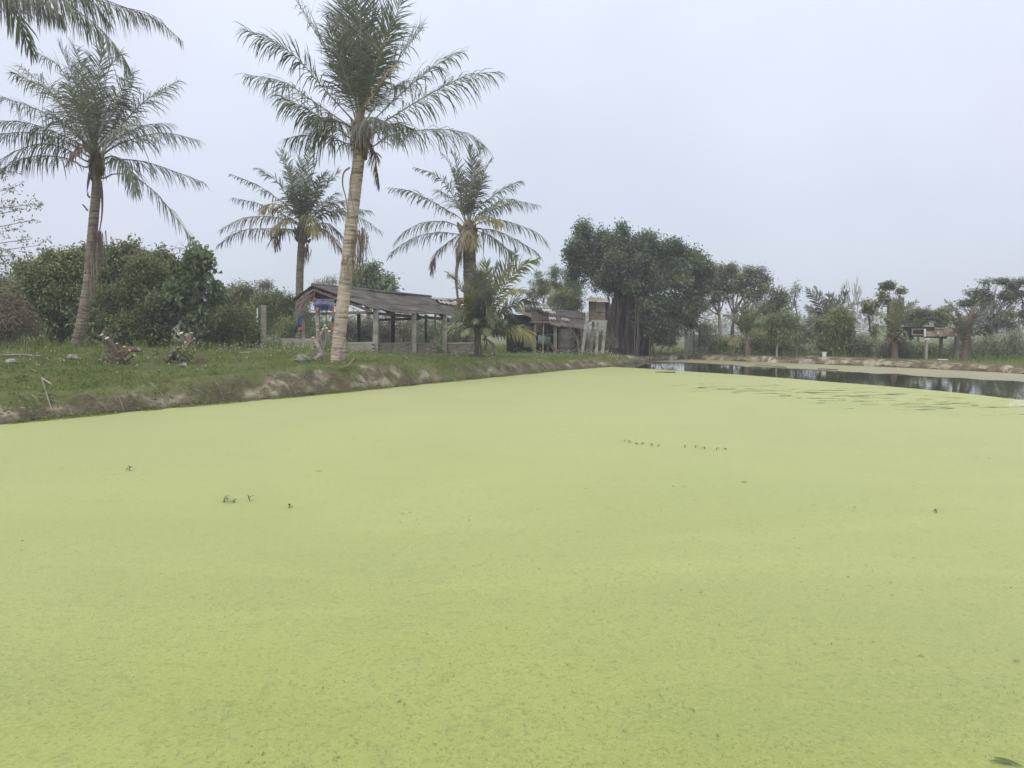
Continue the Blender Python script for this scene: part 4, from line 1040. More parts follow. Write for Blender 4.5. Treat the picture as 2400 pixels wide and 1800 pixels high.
def grow(mb, p, d, ln, r, lev, spread=0.5, up=0.15, tips=None, kids=(2, 4)):
    """bare branching"""
    n = 4
    pts = [np.asarray(p, float)]
    dd = unit(d)
    for i in range(n):
        dd = unit(dd + rng.normal(0, 0.10, 3) + np.array([0, 0, up * 0.3]))
        pts.append(pts[-1] + dd * ln / n)
    mb.tube(pts, np.linspace(r, r * 0.55, n + 1), 6 if lev > 2 else 4, cap=False)
    if lev == 0:
        if tips is not None: tips.append(pts[-1]); tips.append(pts[-2])
        return
    for k in range(rng.integers(*kids) + 0):
        s = rng.uniform(0.45, 1.0) if k else 1.0
        q = pts[min(n, max(1, int(round(s * n))))]
        grow(mb, q, unit(dd + rng.normal(0, spread, 3) + np.array([0, 0, up])), ln * rng.uniform(0.6, 0.82), r * 0.58, lev - 1, spread, up, tips, kids)

# ---------------- the banyan
D = 44.0
BAN = [(280, 190, 45, 65), (265, 160, 22, 30), (310, 300, 75, 90), (220, 370, 75, 70), (330, 440, 130, 110), (255, 545, 85, 80), (450, 260, 50, 60), (450, 370, 90, 90), (560, 330, 70, 80), (632, 235, 38, 75), (600, 420, 130, 120, 1),
       (700, 325, 55, 65), (845, 285, 75, 60), (830, 400, 130, 110, -1), (960, 380, 100, 80), (1070, 345, 90, 48), (1150, 310, 50, 26), (1020, 480, 150, 110), (1200, 440, 115, 65), (1300, 425, 60, 38), (1130, 570, 150, 110, -1.5), (1340, 560, 110, 55), (1410, 500, 55, 30),
       (1300, 650, 140, 90), (1050, 700, 180, 130, -2), (1200, 800, 150, 95, -1), (1290, 880, 85, 65), (900, 600, 160, 140, -1), (700, 560, 150, 130, 1), (500, 520, 130, 120), (400, 620, 100, 70, 1), (950, 850, 170, 115, -2.2), (1100, 930, 160, 105, -1.5), (1210, 1010, 90, 50),
       (950, 1000, 160, 95, -2), (1030, 1090, 140, 62, -1), (820, 930, 85, 110, -2), (600, 640, 110, 70, 1.5), (180, 390, 50, 60), (1430, 560, 50, 22), (760, 720, 90, 100, 0), (480, 700, 70, 60, 1.5), (560, 450, 120, 90, -2), (680, 500, 110, 100, -2.2), (600, 590, 120, 70, -2), (720, 640, 90, 70, -2.4), (500, 620, 80, 60, -1.8)]
b0 = G(1470, D)
ban = thing('banyan_tree', 'huge dark banyan tree with curtain of brown aerial roots beyond the hut', 'tree', b0)
B = px_blobs([(q[0], q[1], q[2] * .92, q[3] * .92, *q[4:]) for q in BAN], D, c6, 4.022, depth=0.95)
limbs(ban, b0, P(*c6(660, 760), D), B, 0.42, 'aroot', sub=True)
# fused stems standing beside the main trunk
for i, x in enumerate((520, 575, 640, 700, 760, 830, 880)):
    s_ = MB(); dd = D + rng.uniform(-1.0, 2.2); g_ = G(c6(x, 0)[0], dd)
    s_.tube(catmull([g_ - np.array([0, 0, .2]), P(*c6(x + rng.uniform(-10, 10), 1050), dd), P(*c6(x + (700 - x) * 0.3, 820), dd), P(*c6(x + (700 - x) * 0.4, 680), dd)], 10), np.linspace(0.22, 0.12, 10) * rng.uniform(0.7, 1.3), 8, wob=.15)
    s_.build('stem', MAT['aroot'], ban)
pts = blob_points(B, 8200, 0.5, .145, 18)
sprays = []
for (x, y, dx, dy) in ((265, 150, -10, -60), (300, 200, 20, -70), (230, 300, -60, -30), (170, 370, -60, 0), (180, 440, -60, 20), (440, 210, -15, -60), (480, 240, 20, -50), (630, 190, 0, -70), (660, 240, 30, -50), (720, 290, 20, -50), (840, 250, 10, -50), (900, 270, 50, -30), (960, 330, 60, -30),
                       (1080, 320, 110, -40), (1150, 350, 80, -20), (1230, 400, 100, -10), (1290, 420, 80, -20), (1330, 480, 80, -10), (1380, 510, 80, -30), (1400, 550, 80, -10), (1380, 600, 80, 30), (1350, 690, 60, 20), (1330, 760, 70, 30), (1320, 860, 70, 30), (1260, 940, 70, 40), (1240, 1020, 60, 30), (560, 280, -10, -50), (380, 290, 10, -60), (790, 300, -20, -50)):
    for q in range(3):
        dz_ = rng.uniform(-1.6, 1.6); a_, e_ = P(*c6(x - dx * .5, y - dy * .5), D + dz_), P(*c6(x + dx * rng.uniform(.6, 1.1) + rng.normal(0, 18), y + dy * rng.uniform(.6, 1.1) + rng.normal(0, 14)), D + dz_)
        t_ = rng.random(20) ** .8; sprays.append(a_ + (e_ - a_) * t_[:, None] + rng.normal(0, .13, (20, 3)) * (1.15 - t_)[:, None])
pts = np.vstack([pts] + sprays)
leaves('crown', pts, 'leaf_banyan', ban, 0.17, 0.085, P(*c6(800, 700), D), 0.25, 0.20, 7)
pts = blob_points(px_blobs([(560, 430, 130, 130, -1.0), (520, 600, 130, 110, 0), (640, 620, 110, 90, -.5), (400, 660, 80, 90, .5)], D, c6, 4.022), 260, 0.3)
leaves('thin_leaves', pts, 'leaf_dry', ban, 0.13, 0.06, None, 0.4, 0.18, 5)
for i in range(78):                                   # aerial roots, each one its own part
    u_ = rng.random()
    x = 495 + 285 * u_ ** 0.9 if i < 58 else rng.uniform(760, 935)
    dd = D + rng.uniform(-2.6, 1.2)
    ytop = rng.uniform(640, 900) if x < 760 else rng.uniform(900, 1080)
    ybot_p = G(c6(x, 0)[0], dd)
    thick = rng.choice([0.018, 0.03, 0.05, 0.075], p=[.3, .4, .2, .1])
    tp = P(*c6(x + rng.uniform(-20, 20), ytop), dd)
    e_ = ybot_p - np.array([0, 0, .1])
    if rng.random() < 0.22: e_ = e_ + (tp - e_) * rng.uniform(.1, .35)
    s_ = MB(); s_.tube(catmull([tp, tp + (e_ - tp) * .35 + rng.normal(0, .11, 3), tp + (e_ - tp) * .7 + rng.normal(0, .09, 3), e_], 7), thick * np.array([.8, .9, 1, 1, 1, 1.05, 1.2]), 5)
    s_.build('aerial_root', MAT['aroot'], ban)

# ---------------- trees behind the hut and the banyan
GT = 'trees beyond the huts'
c5s = 4.74
tree('slender_tree', 'light green feathery tree with thin stems behind the small coop', 'tree', 1283, 50, [(1040, 480, 60, 55), (1080, 600, 60, 60), (1060, 540, 45, 45), (1000, 640, 35, 30)], 'leaf_light', 520, .16, .05, 7, .16, (1060, 760), .06, 'twig', c5, c5s, GT, .2, .4)
tree('slender_tree', 'airy light green tree with forked thin trunk left of the banyan', 'tree', 1310, 51, [(1190, 420, 70, 50), (1180, 500, 50, 60), (1310, 420, 55, 60), (1320, 520, 80, 50), (1230, 580, 50, 40)], 'leaf_light', 620, .16, .05, 7, .17, (1220, 720), .07, 'twig', c5, c5s, GT, .2, .4)
tree('slender_tree', 'tall light green tree partly hidden by the banyan crown', 'tree', 1345, 50, [(1400, 500, 80, 60), (1430, 600, 90, 70), (1330, 650, 70, 60), (1290, 700, 60, 60)], 'leaf_light', 700, .16, .06, 7, .18, (1330, 800), .07, 'twig', c5, c5s, GT, .2, .3)
tree('slender_tree', 'thin sapling with sparse tiers of leaves above the hut roof', 'tree', 1241, 48, [(905, 545, 45, 22), (910, 600, 35, 18), (905, 660, 22, 14), (950, 690, 18, 12)], 'leaf_grey', 130, .14, .05, 7, .12, (905, 720), .03, 'twig', c5, c5s, GT, .3, .4, sub=False)
tree('bushy_tree', 'dark leafy tree close behind the hut roof', 'tree', 1320, 47, [(1180, 740, 50, 60), (1290, 720, 70, 90), (1370, 760, 70, 70), (1440, 800, 60, 60)], 'leaf_mid', 620, .15, .07, 8, .2, None, .07, 'bark', c5, c5s, GT)
c4 = crop(600, 600, 4.022)
tree('leafy_tree', 'dark broad leaved tree standing behind the shed roof', 'tree', 868, 48, [(1085, 110, 42, 34), (1080, 160, 40, 45), (1050, 250, 60, 70), (1140, 290, 110, 50), (1200, 230, 60, 60), (1240, 290, 60, 45), (930, 200, 50, 40), (980, 270, 70, 60), (900, 270, 60, 60), (1000, 160, 40, 25)], 'leaf_broad', 1300, .24, .13, 6, .22, (1060, 380), .12, 'bark', c4, 4.022, GT)
tree('thin_tree', 'pale thin tree rising left of the shed ridge', 'tree', 765, 50, [(660, 260, 70, 35), (730, 270, 60, 35), (600, 290, 50, 25)], 'leaf_grey', 300, .14, .05, 6, .2, (680, 380), .06, 'twig', c4, 4.022, GT)

# ---------------- thicket at the left
GB = 'bushes of the thicket behind the bank'
c2 = crop(0, 550, 3.687)
S2 = 3.687
tree('thicket_bush', 'spreading mid green bush left of the curved palm trunk', 'bush', 105, 28.5, [(250, 380, 120, 110), (420, 330, 130, 100), (560, 300, 120, 110), (350, 520, 150, 130), (540, 500, 130, 130), (300, 700, 140, 120), (500, 700, 140, 120), (200, 560, 110, 130), (430, 820, 160, 90), (640, 210, 80, 70), (450, 195, 22, 45), (350, 255, 22, 30), (560, 170, 30, 40)], 'leaf_mid', 3800, .15, .07, 8, .15, None, .07, 'bark', c2, S2, GB)
tree('thicket_bush', 'tall dark bush right behind the curved palm trunk', 'bush', 265, 30.5, [(860, 280, 120, 110), (1010, 230, 110, 90), (1130, 190, 90, 70), (1180, 280, 120, 100), (960, 400, 150, 130), (1120, 430, 150, 140), (900, 560, 140, 130), (1080, 620, 160, 140), (900, 740, 130, 110), (1240, 380, 110, 120), (690, 190, 90, 70), (740, 300, 70, 100), (890, 140, 18, 45), (1120, 125, 45, 35), (1000, 160, 40, 35), (1330, 215, 25, 40), (1400, 190, 16, 40)], 'leaf_dark', 3800, .16, .08, 8, .17, None, .08, 'bark', c2, S2, GB)
tree('thicket_bush', 'mid green bush with paler leaves in the middle of the thicket', 'bush', 320, 28.5, [(1000, 520, 120, 80), (1130, 490, 110, 80), (860, 480, 70, 70), (950, 640, 130, 90), (840, 700, 80, 90), (1180, 560, 90, 60)], 'leaf_mid', 1500, .13, .06, 8, .16, None, .06, 'bark', c2, S2, GB)
tree('thicket_bush', 'dark tall bush at the back of the thicket beside the big leaved tree', 'bush', 400, 32.0, [(1400, 280, 120, 90), (1500, 300, 120, 100), (1380, 400, 140, 130), (1500, 480, 140, 140), (1420, 600, 150, 120), (1320, 520, 100, 120)], 'leaf_dark', 2300, .14, .065, 8, .17, None, .08, 'bark', c2, S2, GB)
tree('thicket_bush', 'low leafy bush filling the shade at the foot of the thicket', 'bush', 300, 27.0, [(780, 800, 120, 90), (920, 830, 130, 80), (1060, 820, 130, 90), (1200, 790, 130, 100), (1320, 820, 110, 90), (1280, 680, 110, 90)], 'leaf_dark', 1500, .14, .07, 8, .17, None, .05, 'bark', c2, S2, GB)
tree('thicket_bush', 'pale bush between the dark thicket and the big leaved tree', 'bush', 375, 29.0, [(1300, 330, 110, 80), (1260, 440, 120, 90), (1380, 480, 110, 90), (1300, 580, 120, 80), (1220, 250, 80, 50)], 'leaf_mid', 1500, .14, .065, 8, .16, None, .06, 'bark', c2, S2, GB)
tree('big_leaf_tree', 'broad oval leaved tree overhanging the right end of the thicket', 'tree', 450, 27.5, [(1720, 200, 70, 65), (1690, 290, 80, 70), (1790, 300, 80, 75), (1830, 400, 70, 80), (1740, 420, 90, 80), (1640, 400, 80, 80), (1560, 560, 110, 90), (1450, 640, 120, 90), (1640, 640, 130, 110), (1760, 620, 90, 90), (1540, 760, 140, 90), (1700, 760, 120, 80), (1420, 780, 90, 90), (1850, 480, 50, 60)], 'leaf_broad', 1150, .26, .17, 4, .16, (1680, 560), .07, 'bark_pale', c2, S2, None, .15)
tree('dry_bush', 'dry reddish brown bush at the left edge of the frame', 'bush', 8, 24.5, [(0, 600, 130, 110), (60, 720, 150, 110), (-60, 800, 150, 120), (110, 830, 130, 90), (170, 760, 90, 90), (-40, 500, 120, 100)], 'leaf_dry', 1900, .09, .035, 7, .16, None, .05, 'twig', c2, S2, None)
tree('hazy_bush', 'soft grey green bush above the dry bush at the frame edge', 'bush', -10, 29.0, [(30, 460, 120, 90), (-60, 420, 120, 110), (90, 540, 120, 100), (-20, 600, 150, 130)], 'leaf_grey', 1100, .11, .05, 7, .18, None, .05, 'bark', c2, S2, GB)
tree('creeper_bush', 'low bush with pale flecked leaves between thicket and fence post', 'bush', 530, 29.5, [(1900, 800, 110, 90), (2000, 860, 100, 80), (1820, 850, 110, 90), (2080, 760, 110, 90), (1960, 720, 110, 70), (2150, 850, 90, 90), (2060, 900, 90, 60)], 'leaf_mid', 1500, .11, .055, 8, .15, None, .05, 'bark', c2, S2, GB)
tree('far_thicket', 'dark rounded bushy tree beyond the fence post', 'tree', 575, 42, [(2050, 520, 110, 80), (2150, 580, 130, 110), (1960, 600, 120, 110), (2100, 680, 150, 110), (2020, 500, 60, 50), (2260, 600, 110, 80), (2300, 700, 120, 90), (2420, 640, 90, 70), (2380, 560, 60, 50)], 'leaf_dark', 2300, .15, .07, 8, .22, None, .1, 'bark', c2, S2, GT)
tree('far_thicket', 'spreading bush beside the slim palm trunk behind the shed', 'tree', 660, 40, [(300, 480, 120, 80), (200, 420, 100, 60), (380, 560, 120, 90), (260, 600, 140, 90), (450, 640, 110, 80), (120, 560, 110, 100), (70, 430, 90, 60)], 'leaf_dark', 1500, .14, .065, 8, .2, None, .08, 'bark', c4, 4.022, GT)
tree('thin_tree', 'small airy tree with flat sprays above the far thicket', 'tree', 610, 43, [(60, 280, 60, 30), (100, 330, 70, 35), (20, 300, 40, 25), (120, 360, 50, 25)], 'leaf_grey', 260, .14, .05, 6, .16, (70, 420), .05, 'twig', c4, 4.022, GT, .2, .5)

# twiggy tree reaching in at the left edge
b0 = G(-120, 20.0)
tw = thing('twiggy_tree', 'sparse small leaved tree reaching its twigs in from the left edge', 'tree', b0)
mb = MB(); tips = []
tp = P(-150, 620, 20.0)
mb.tube(catmull([b0 - np.array([0, 0, .2]), (b0 + tp) / 2, tp, P(-140, 480, 20.0)], 9), np.linspace(.1, .04, 9), 7)
for (x0, y0, x1, y1) in [(-150, 620, 60, 600), (-150, 600, 75, 560), (-145, 560, 80, 515), (-140, 520, 60, 490), (-140, 500, 85, 478), (-140, 480, 30, 440), (-150, 650, 40, 660), (-150, 640, 90, 575), (-140, 480, 10, 400), (-145, 560, 20, 540), (-150, 600, 30, 620)]:
    a_, e_ = P(x0, y0, 20.0), P(x1, y1, 20 + rng.uniform(-1.2, 1.2))
    mid = (a_ + e_) / 2 + np.array([0, 0, rng.uniform(-.1, .15)])
    q = catmull([a_, mid, e_], 8); mb.tube(q, np.linspace(.022, .006, 8), 4, cap=False)
    for k in range(5):
        s_ = q[rng.integers(3, 8)]; t_ = s_ + unit(np.array([rng.uniform(.1, 1), rng.normal(0, .6), rng.normal(.1, .5)])) * rng.uniform(.12, .4)
        mb.tube([s_, (s_ + t_) / 2, t_], [.007, .006, .004], 3, cap=False); tips += [t_, (s_ + t_) / 2]
    tips += list(q[3:])
mb.build('trunk', MAT['twig'], tw)
leaves('crown', np.array(tips), 'leaf_grey', tw, .095, .045, None, .25, .055, 7)
for lb, px, d, pts in [('bare twiggy shoots leaning over the big leaved tree top', 440, 27.0, [(1640, 190, 1480, 90), (1660, 180, 1540, 60), (1600, 130, 1400, 130), (1680, 200, 1640, 40)])]:
    b0 = P(*c2(1690, 300), d); t = thing('dead_branch', lb, 'branch', b0)
    mb = MB()
    for (x0, y0, x1, y1) in pts:
        a_, e_ = P(*c2(x0, y0), d), P(*c2(x1, y1), d)
        q = catmull([b0, a_, (a_ + e_) / 2 + np.array([0, 0, .05]), e_], 9); mb.tube(q, np.linspace(.014, .003, 9), 4, cap=False)
        for k in range(4):
            s_ = q[rng.integers(5, 9)]; t_ = s_ + rng.normal(0, .15, 3); mb.tube([s_, (s_ + t_) / 2, t_], [.004, .003, .002], 3, cap=False)
    mb.build('twigs', MAT['twig'], t)

# scrub seen through and behind the shed
for i, (lb, px, d, bl, lf, n_) in enumerate([
        ('brownish scrub bush seen through the left half of the shed', 865, 41, [(860, 660, 120, 70), (960, 680, 120, 80), (1060, 700, 110, 70), (980, 760, 140, 50)], 'leaf_grey', 750),
        ('dry brown scrub seen between the shed posts', 935, 42, [(1200, 680, 130, 70), (1330, 690, 130, 80), (1250, 760, 150, 60)], 'leaf_dry', 750),
        ('grey green scrub behind the far end of the shed', 1010, 43, [(1450, 690, 120, 80), (1600, 700, 130, 80), (1740, 690, 110, 90), (1560, 770, 160, 55)], 'leaf_grey', 850),
        ('low dark bush beside the white column', 1070, 42, [(1850, 720, 90, 80), (1960, 700, 90, 100), (1900, 790, 130, 60)], 'leaf_dark', 550),
        ('scrubby bush behind the blue tarpaulins', 700, 38.5, [(400, 690, 110, 90), (520, 700, 90, 80), (300, 700, 100, 80), (620, 720, 80, 70)], 'leaf_mid', 800)]):
    tree('scrub_bush', lb, 'bush', px, d, bl, lf, n_, .11, .05, 8, .2, None, .05, 'twig', c4, 4.022, 'scrub behind the shed')

# ---------------- far bank, right of the banyan
GR = 'trees along the far bank'
tree('feathery_tree', 'tall grey green tree with forked trunk right of the banyan', 'tree', 1686, 47, [(1560, 580, 130, 60), (1640, 530, 70, 40), (1480, 640, 90, 50), (1560, 680, 120, 60), (1480, 760, 100, 60), (1600, 780, 90, 60), (1430, 860, 70, 50)], 'leaf_far', 1400, .16, .07, 7, .18, (1550, 950), .12, 'bark_pale', c6, 4.022, GR, .2, .5)
tree('feathery_tree', 'pale wide crowned tree standing behind the olive palm', 'tree', 1715, 49, [(1740, 560, 120, 50), (1850, 560, 90, 45), (1930, 610, 80, 50), (1760, 650, 120, 60), (1880, 690, 100, 60), (1800, 760, 120, 60), (1680, 700, 90, 60), (1700, 520, 60, 30)], 'leaf_far', 1500, .16, .07, 7, .19, (1690, 960), .11, 'bark', c6, 4.022, GR, .2, .5)
tree('dense_tree', 'dark dense tree right behind the olive young palm', 'tree', 1830, 48, [(1980, 760, 100, 60), (2080, 800, 110, 70), (2140, 880, 90, 60), (2020, 900, 120, 80), (1930, 860, 90, 80), (1980, 1000, 110, 80), (1900, 1050, 100, 80), (2060, 740, 60, 30)], 'leaf_dark', 1500, .15, .07, 8, .2, (1990, 1050), .1, 'bark', c6, 4.022, GR)
tree('mango_bush', 'small light green mango tree with pale stem on the far bank', 'tree', 1821, 40.5, [(130, 500, 80, 45), (80, 570, 100, 60), (180, 590, 90, 70), (60, 660, 100, 60), (180, 680, 90, 60), (120, 620, 100, 70)], 'leaf_light', 1100, .20, .045, 7, .13, (85, 760), .05, 'bark_pale', c7, 3.687, GR, .7)
tree('mango_bush', 'large dark green mango bush with drooping leaves beside the bucket', 'tree', 1958, 40.5, [(620, 510, 60, 40), (560, 590, 110, 70), (660, 590, 80, 80), (520, 680, 100, 80), (640, 690, 110, 80), (560, 780, 110, 70), (680, 770, 90, 70), (480, 620, 60, 50), (720, 560, 40, 40)], 'leaf_mid', 2000, .22, .05, 7, .15, (590, 800), .07, 'bark', c7, 3.687, GR, .7)
tree('leafy_shrub', 'dark shrub under the dense tree behind the olive palm', 'bush', 1720, 44.5, [(1620, 1180, 80, 60), (1700, 1220, 80, 55), (1580, 1240, 60, 50), (1950, 1200, 120, 80), (2050, 1180, 90, 90), (1850, 1230, 80, 60)], 'leaf_dark', 800, .14, .07, 8, .18, None, .05, 'bark', c6, 4.022, GR)

def open_tree(label, px, d, start, h, lev, ln, r, leafmat_=None, k=5, bark='twig', ll=.12, lw=.05, spread=.45, up=.25, name='sparse_tree', kids=(2, 4), lsp=.12):
    b = G(px, d); t = thing(name, label, 'tree', b, GR)
    mb = MB(); tips = []
    p_ = P(*start, d)
    mb.tube(catmull([b - np.array([0, 0, .2]), (b + p_) / 2 + rng.normal(0, .06, 3), p_], 7), np.linspace(r * 1.6, r, 7), 7)
    for j in range(h):
        grow(mb, p_, unit(np.array([rng.normal(0, .5), rng.normal(0, .4), 1.0])), ln * rng.uniform(.8, 1.2), r * .8, lev, spread, up, tips, kids)
    mb.build('trunk', MAT[bark], t)
    if leafmat_: leaves('crown', np.array(tips), leafmat_, t, ll, lw, None, .3, lsp, k)
    return t
open_tree('thin tree with bare top twigs beside the light mango tree', 1868, 43, (1868, 735), 2, 3, .72, .045, 'leaf_grey', 2, ll=.14, lw=.07, up=.5, spread=.3)
open_tree('leafless pale tree with fine branching crown behind the mango bush', 2003, 52, (2000, 750), 3, 4, 1.15, .06, None, bark='bark_pale', spread=.42, up=.4, name='bare_tree', kids=(2, 4))
tree('papaya_like_tree', 'tall thin tree with tiers of flat leaf clusters behind the feathery palm', 'tree', 2078, 41, [(240, 130, 60, 22), (190, 190, 60, 22), (60, 230, 55, 22), (180, 290, 80, 26), (340, 270, 70, 26), (110, 410, 70, 30), (30, 440, 40, 30), (230, 360, 40, 25)], 'leaf_far', 330, .2, .09, 7, .13, (195, 500), .05, 'bark', c7b, 6.32, GR, .2, .6, sub=False)
tree('climber_tree', 'slim leaning trunk wrapped in ivy left of the feathery palm', 'tree', 2064, 42.5, [(865, 400, 22, 40), (875, 470, 28, 45), (880, 540, 32, 45), (890, 600, 36, 45), (905, 660, 30, 40), (920, 450, 35, 35)], 'leaf_mid', 330, .13, .07, 7, .1, (880, 640), .05, 'bark', c7, 3.687, GR, sub=False)
tree('round_tree', 'dark umbrella crowned tree left above the raised coop', 'tree', 2155, 50, [(600, 600, 100, 45), (700, 620, 90, 55), (620, 680, 110, 60), (720, 690, 70, 50), (540, 660, 70, 50), (780, 590, 22, 18)], 'leaf_dark', 900, .15, .07, 8, .16, (670, 800), .08, 'bark', c7b, 6.32, GR, .2, .3)
tree('round_tree', 'small dark round tree between the coop and the shaggy palm', 'tree', 2203, 50, [(960, 590, 70, 45), (930, 660, 60, 50), (1000, 680, 60, 60), (840, 680, 40, 22), (980, 760, 50, 50), (1040, 620, 40, 40)], 'leaf_mid', 650, .15, .07, 8, .15, (980, 820), .06, 'bark', c7b, 6.32, GR, .2, .2)
UM = [(1680, 140, 90, 40), (1830, 150, 90, 45), (2090, 190, 110, 50), (1480, 300, 110, 40), (1640, 300, 120, 60), (1780, 350, 110, 60), (1960, 310, 110, 45), (2140, 360, 100, 60), (1400, 450, 100, 50), (1560, 400, 100, 50), (1900, 440, 120, 60), (2080, 480, 110, 60), (1700, 470, 90, 60), (1980, 600, 110, 40), (2120, 620, 100, 40), (1850, 680, 110, 45), (2020, 760, 110, 40), (1640, 600, 100, 50), (1700, 820, 110, 50), (2090, 900, 110, 30), (1220, 520, 60, 30), (2230, 280, 90, 60), (2260, 480, 90, 60), (2240, 700, 80, 40)]
tree('spreading_tree', 'large spreading tree with layered foliage at the right edge', 'tree', 2318, 42, UM, 'leaf_far', 1900, .16, .075, 7, .15, (1740, 860), .11, 'bark_pale', c7b, 6.32, GR, .15, .65)

# hedges and clumps along the far bank
for i, (lb, px, d, bl, lf, n_) in enumerate([
        ('weedy green hedge clump right of the mango bush', 2030, 40, [(800, 780, 90, 60), (880, 760, 80, 60), (960, 800, 80, 60), (840, 840, 100, 40), (760, 820, 70, 50)], 'leaf_far', 650),
        ('tangled olive hedge clump under the feathery palm', 2085, 38.4, [(1010, 820, 70, 50), (1080, 800, 70, 60), (1150, 790, 70, 60), (1210, 800, 60, 50)], 'leaf_grey', 800),
        ('dark green hedge clump behind the coop post', 2180, 39.5, [(1290, 820, 90, 50), (1380, 830, 90, 50), (1470, 830, 90, 50), (1560, 830, 80, 50), (1240, 840, 70, 40)], 'leaf_mid', 800),
        ('weedy hedge clump under the shaggy palm', 2270, 38.5, [(1650, 820, 80, 60), (1730, 800, 70, 70), (1800, 830, 80, 50), (1700, 850, 90, 40)], 'leaf_far', 600),
        ('tall green weed clump at the right edge of the far bank', 2360, 37, [(1900, 790, 90, 70), (2000, 800, 90, 70), (2100, 780, 90, 90), (2190, 770, 80, 90), (1960, 850, 130, 40), (2130, 860, 120, 40), (2080, 700, 50, 50)], 'leaf_far', 950),
        ('dark undergrowth clump left of the light mango tree', 1800, 44, [(-30, 760, 90, 60), (30, 790, 90, 50), (130, 800, 90, 50), (220, 790, 80, 60), (300, 700, 60, 50)], 'leaf_dark', 650),
        ('scruffy bush between the two mango trees', 1880, 43, [(300, 620, 60, 50), (260, 680, 70, 60), (340, 650, 50, 50), (400, 560, 50, 40), (330, 760, 90, 60)], 'leaf_grey', 600)]):
    tree('hedge_clump', lb, 'hedge', px, d, bl, lf, n_, .12, .05, 8, .17, None, .04, 'twig', c7, 3.687, 'hedge along the far bank', sub=False)
for i, (lb, px, d, bl, lf, n_) in enumerate([
        ('low bush on the bank right of the banyan roots', 1545, 46, [(950, 1180, 70, 50), (1050, 1150, 80, 50), (1120, 1190, 80, 50), (1180, 1130, 60, 40)], 'leaf_mid', 600),
        ('dark scrubby clump behind the legs of the tall coop', 1388, 40.3, [(300, 1180, 70, 70), (380, 1200, 70, 70), (440, 1220, 60, 60), (340, 1280, 110, 40), (420, 1120, 50, 50)], 'leaf_dark', 600),
        ('low bush before the grey boundary wall', 1665, 46, [(1440, 1220, 60, 45), (1500, 1250, 60, 40), (1380, 1090, 60, 30), (1460, 1100, 50, 25)], 'leaf_dark', 450)]):
    tree('hedge_clump', lb, 'hedge', px, d, bl, lf, n_, .12, .05, 8, .17, None, .04, 'twig', c6, 4.022, 'hedge along the far bank', sub=False)

# distant treeline: a far-off mass
xs = rng.uniform(-190, 260, 5200); ys = rng.uniform(150, 210, 5200)
hh = 3.0 + 5.0 * fbm(xs * 0.035, ys * 0 + 1.0, 33, 4) ** 1.5
pts = np.stack([xs, ys, rng.random(5200) * hh], 1)
o = leaves('distant_treeline', pts, 'leaf_far', None, 1.0, .7, None, .1, 1.1, 6)
tag(o, 'low hazy band of trees on the horizon', kind='stuff')
xs = rng.uniform(-75, -6, 1500); ys = rng.uniform(60, 75, 1500)
pts = np.stack([xs, ys, .5 + rng.random(1500) * (1.0 + 2.2 * fbm(xs * 0.09, ys * 0, 35, 4))], 1)
o = leaves('far_scrub_foliage', pts, 'leaf_far', None, .4, .25, None, .1, .5, 9)
tag(o, 'hazy scrub mass far behind the shed', kind='stuff')
# ------------------------------------------------------------------ the open shed
rot0 = lambda a: Matrix.Rotation(a, 3, 'Z')
EL, ER = P(866, 721, 31.0), P(1092, 737, 35.6)
RL, RR = P(731, 669, 34.0), P(1062, 703, 39.3)
BL, BR = RL + 0.40 * (RL - EL) * np.array([1, 1, 0]) + np.array([0, 0, -0.62]), RR + 0.40 * (RR - ER) * np.array([1, 1, 0]) + np.array([0, 0, -0.62])
s0 = G(880, 33.5)
shed = thing('open_shed', 'long open sided shed with grey corrugated roof, concrete posts and low brick walls', 'shed', s0)
def lerp(a, b, t): return np.asarray(a) * (1 - t) + np.asarray(b) * t
def roof_pt(u, v):                       # u along the ridge, v down the front slope
    p = lerp(lerp(RL, RR, u), lerp(EL, ER, u), v)
    p[2] += -0.10 * math.sin(math.pi * u) * (0.4 + 0.6 * v) + 0.04 * math.sin(9 * u + 2 * v)
    return p
NC = 11
for row, (v0, v1) in enumerate(((-0.02, 0.53), (0.47, 1.03))):
    for i in range(NC):
        if row == 0 and i >= 9: continue
        u0, u1 = i / NC - 0.005, (i + 1) / NC + 0.008
        lift = np.array([0, 0, 0.03 if row == 0 else 0.0]) + np.array([0, 0, 0.012 * (i % 2)])
        j = lambda: rng.normal(0, 0.012, 3)
        mb = MB(); mb.sheet(roof_pt(u0, v0) + lift + j(), roof_pt(u1, v0) + lift + j(), roof_pt(u1, v1 + rng.uniform(-.012, .012)) + lift + j(), roof_pt(u0, v1 + rng.uniform(-.012, .012)) + lift + j(), 5, 0.028, 0.008, 3)
        mb.build('roof_sheet', MAT['asbestos'], shed)
for i in range(9):                       # rear slope
    u0, u1 = i / 9 - .004, (i + 1) / 9 + .006
    mb = MB(); mb.sheet(lerp(RL, RR, u0) + [0, 0, -.01], lerp(RL, RR, u1) + [0, 0, -.01], lerp(BL, BR, u1), lerp(BL, BR, u0), 6, 0.028, 0.008, 2)
    mb.build('roof_sheet', MAT['asbestos'], shed)
for i, (u0, u1, v0, v1) in enumerate(((.80, .93, .10, .22), (.84, 1.0, .28, .44), (.90, 1.02, .05, .16))):
    mb = MB(); mb.sheet(roof_pt(u0, v0) + [0, 0, .05], roof_pt(u1, v0) + [0, 0, .10], roof_pt(u1, v1) + [0, 0, .06], roof_pt(u0, v1) + [0, 0, .07], 4, .025, .01, 1)
    mb.build('loose_roof_sheet', MAT['asbestos_pale' if i != 2 else 'asbestos_tan'], shed)
mb = MB()
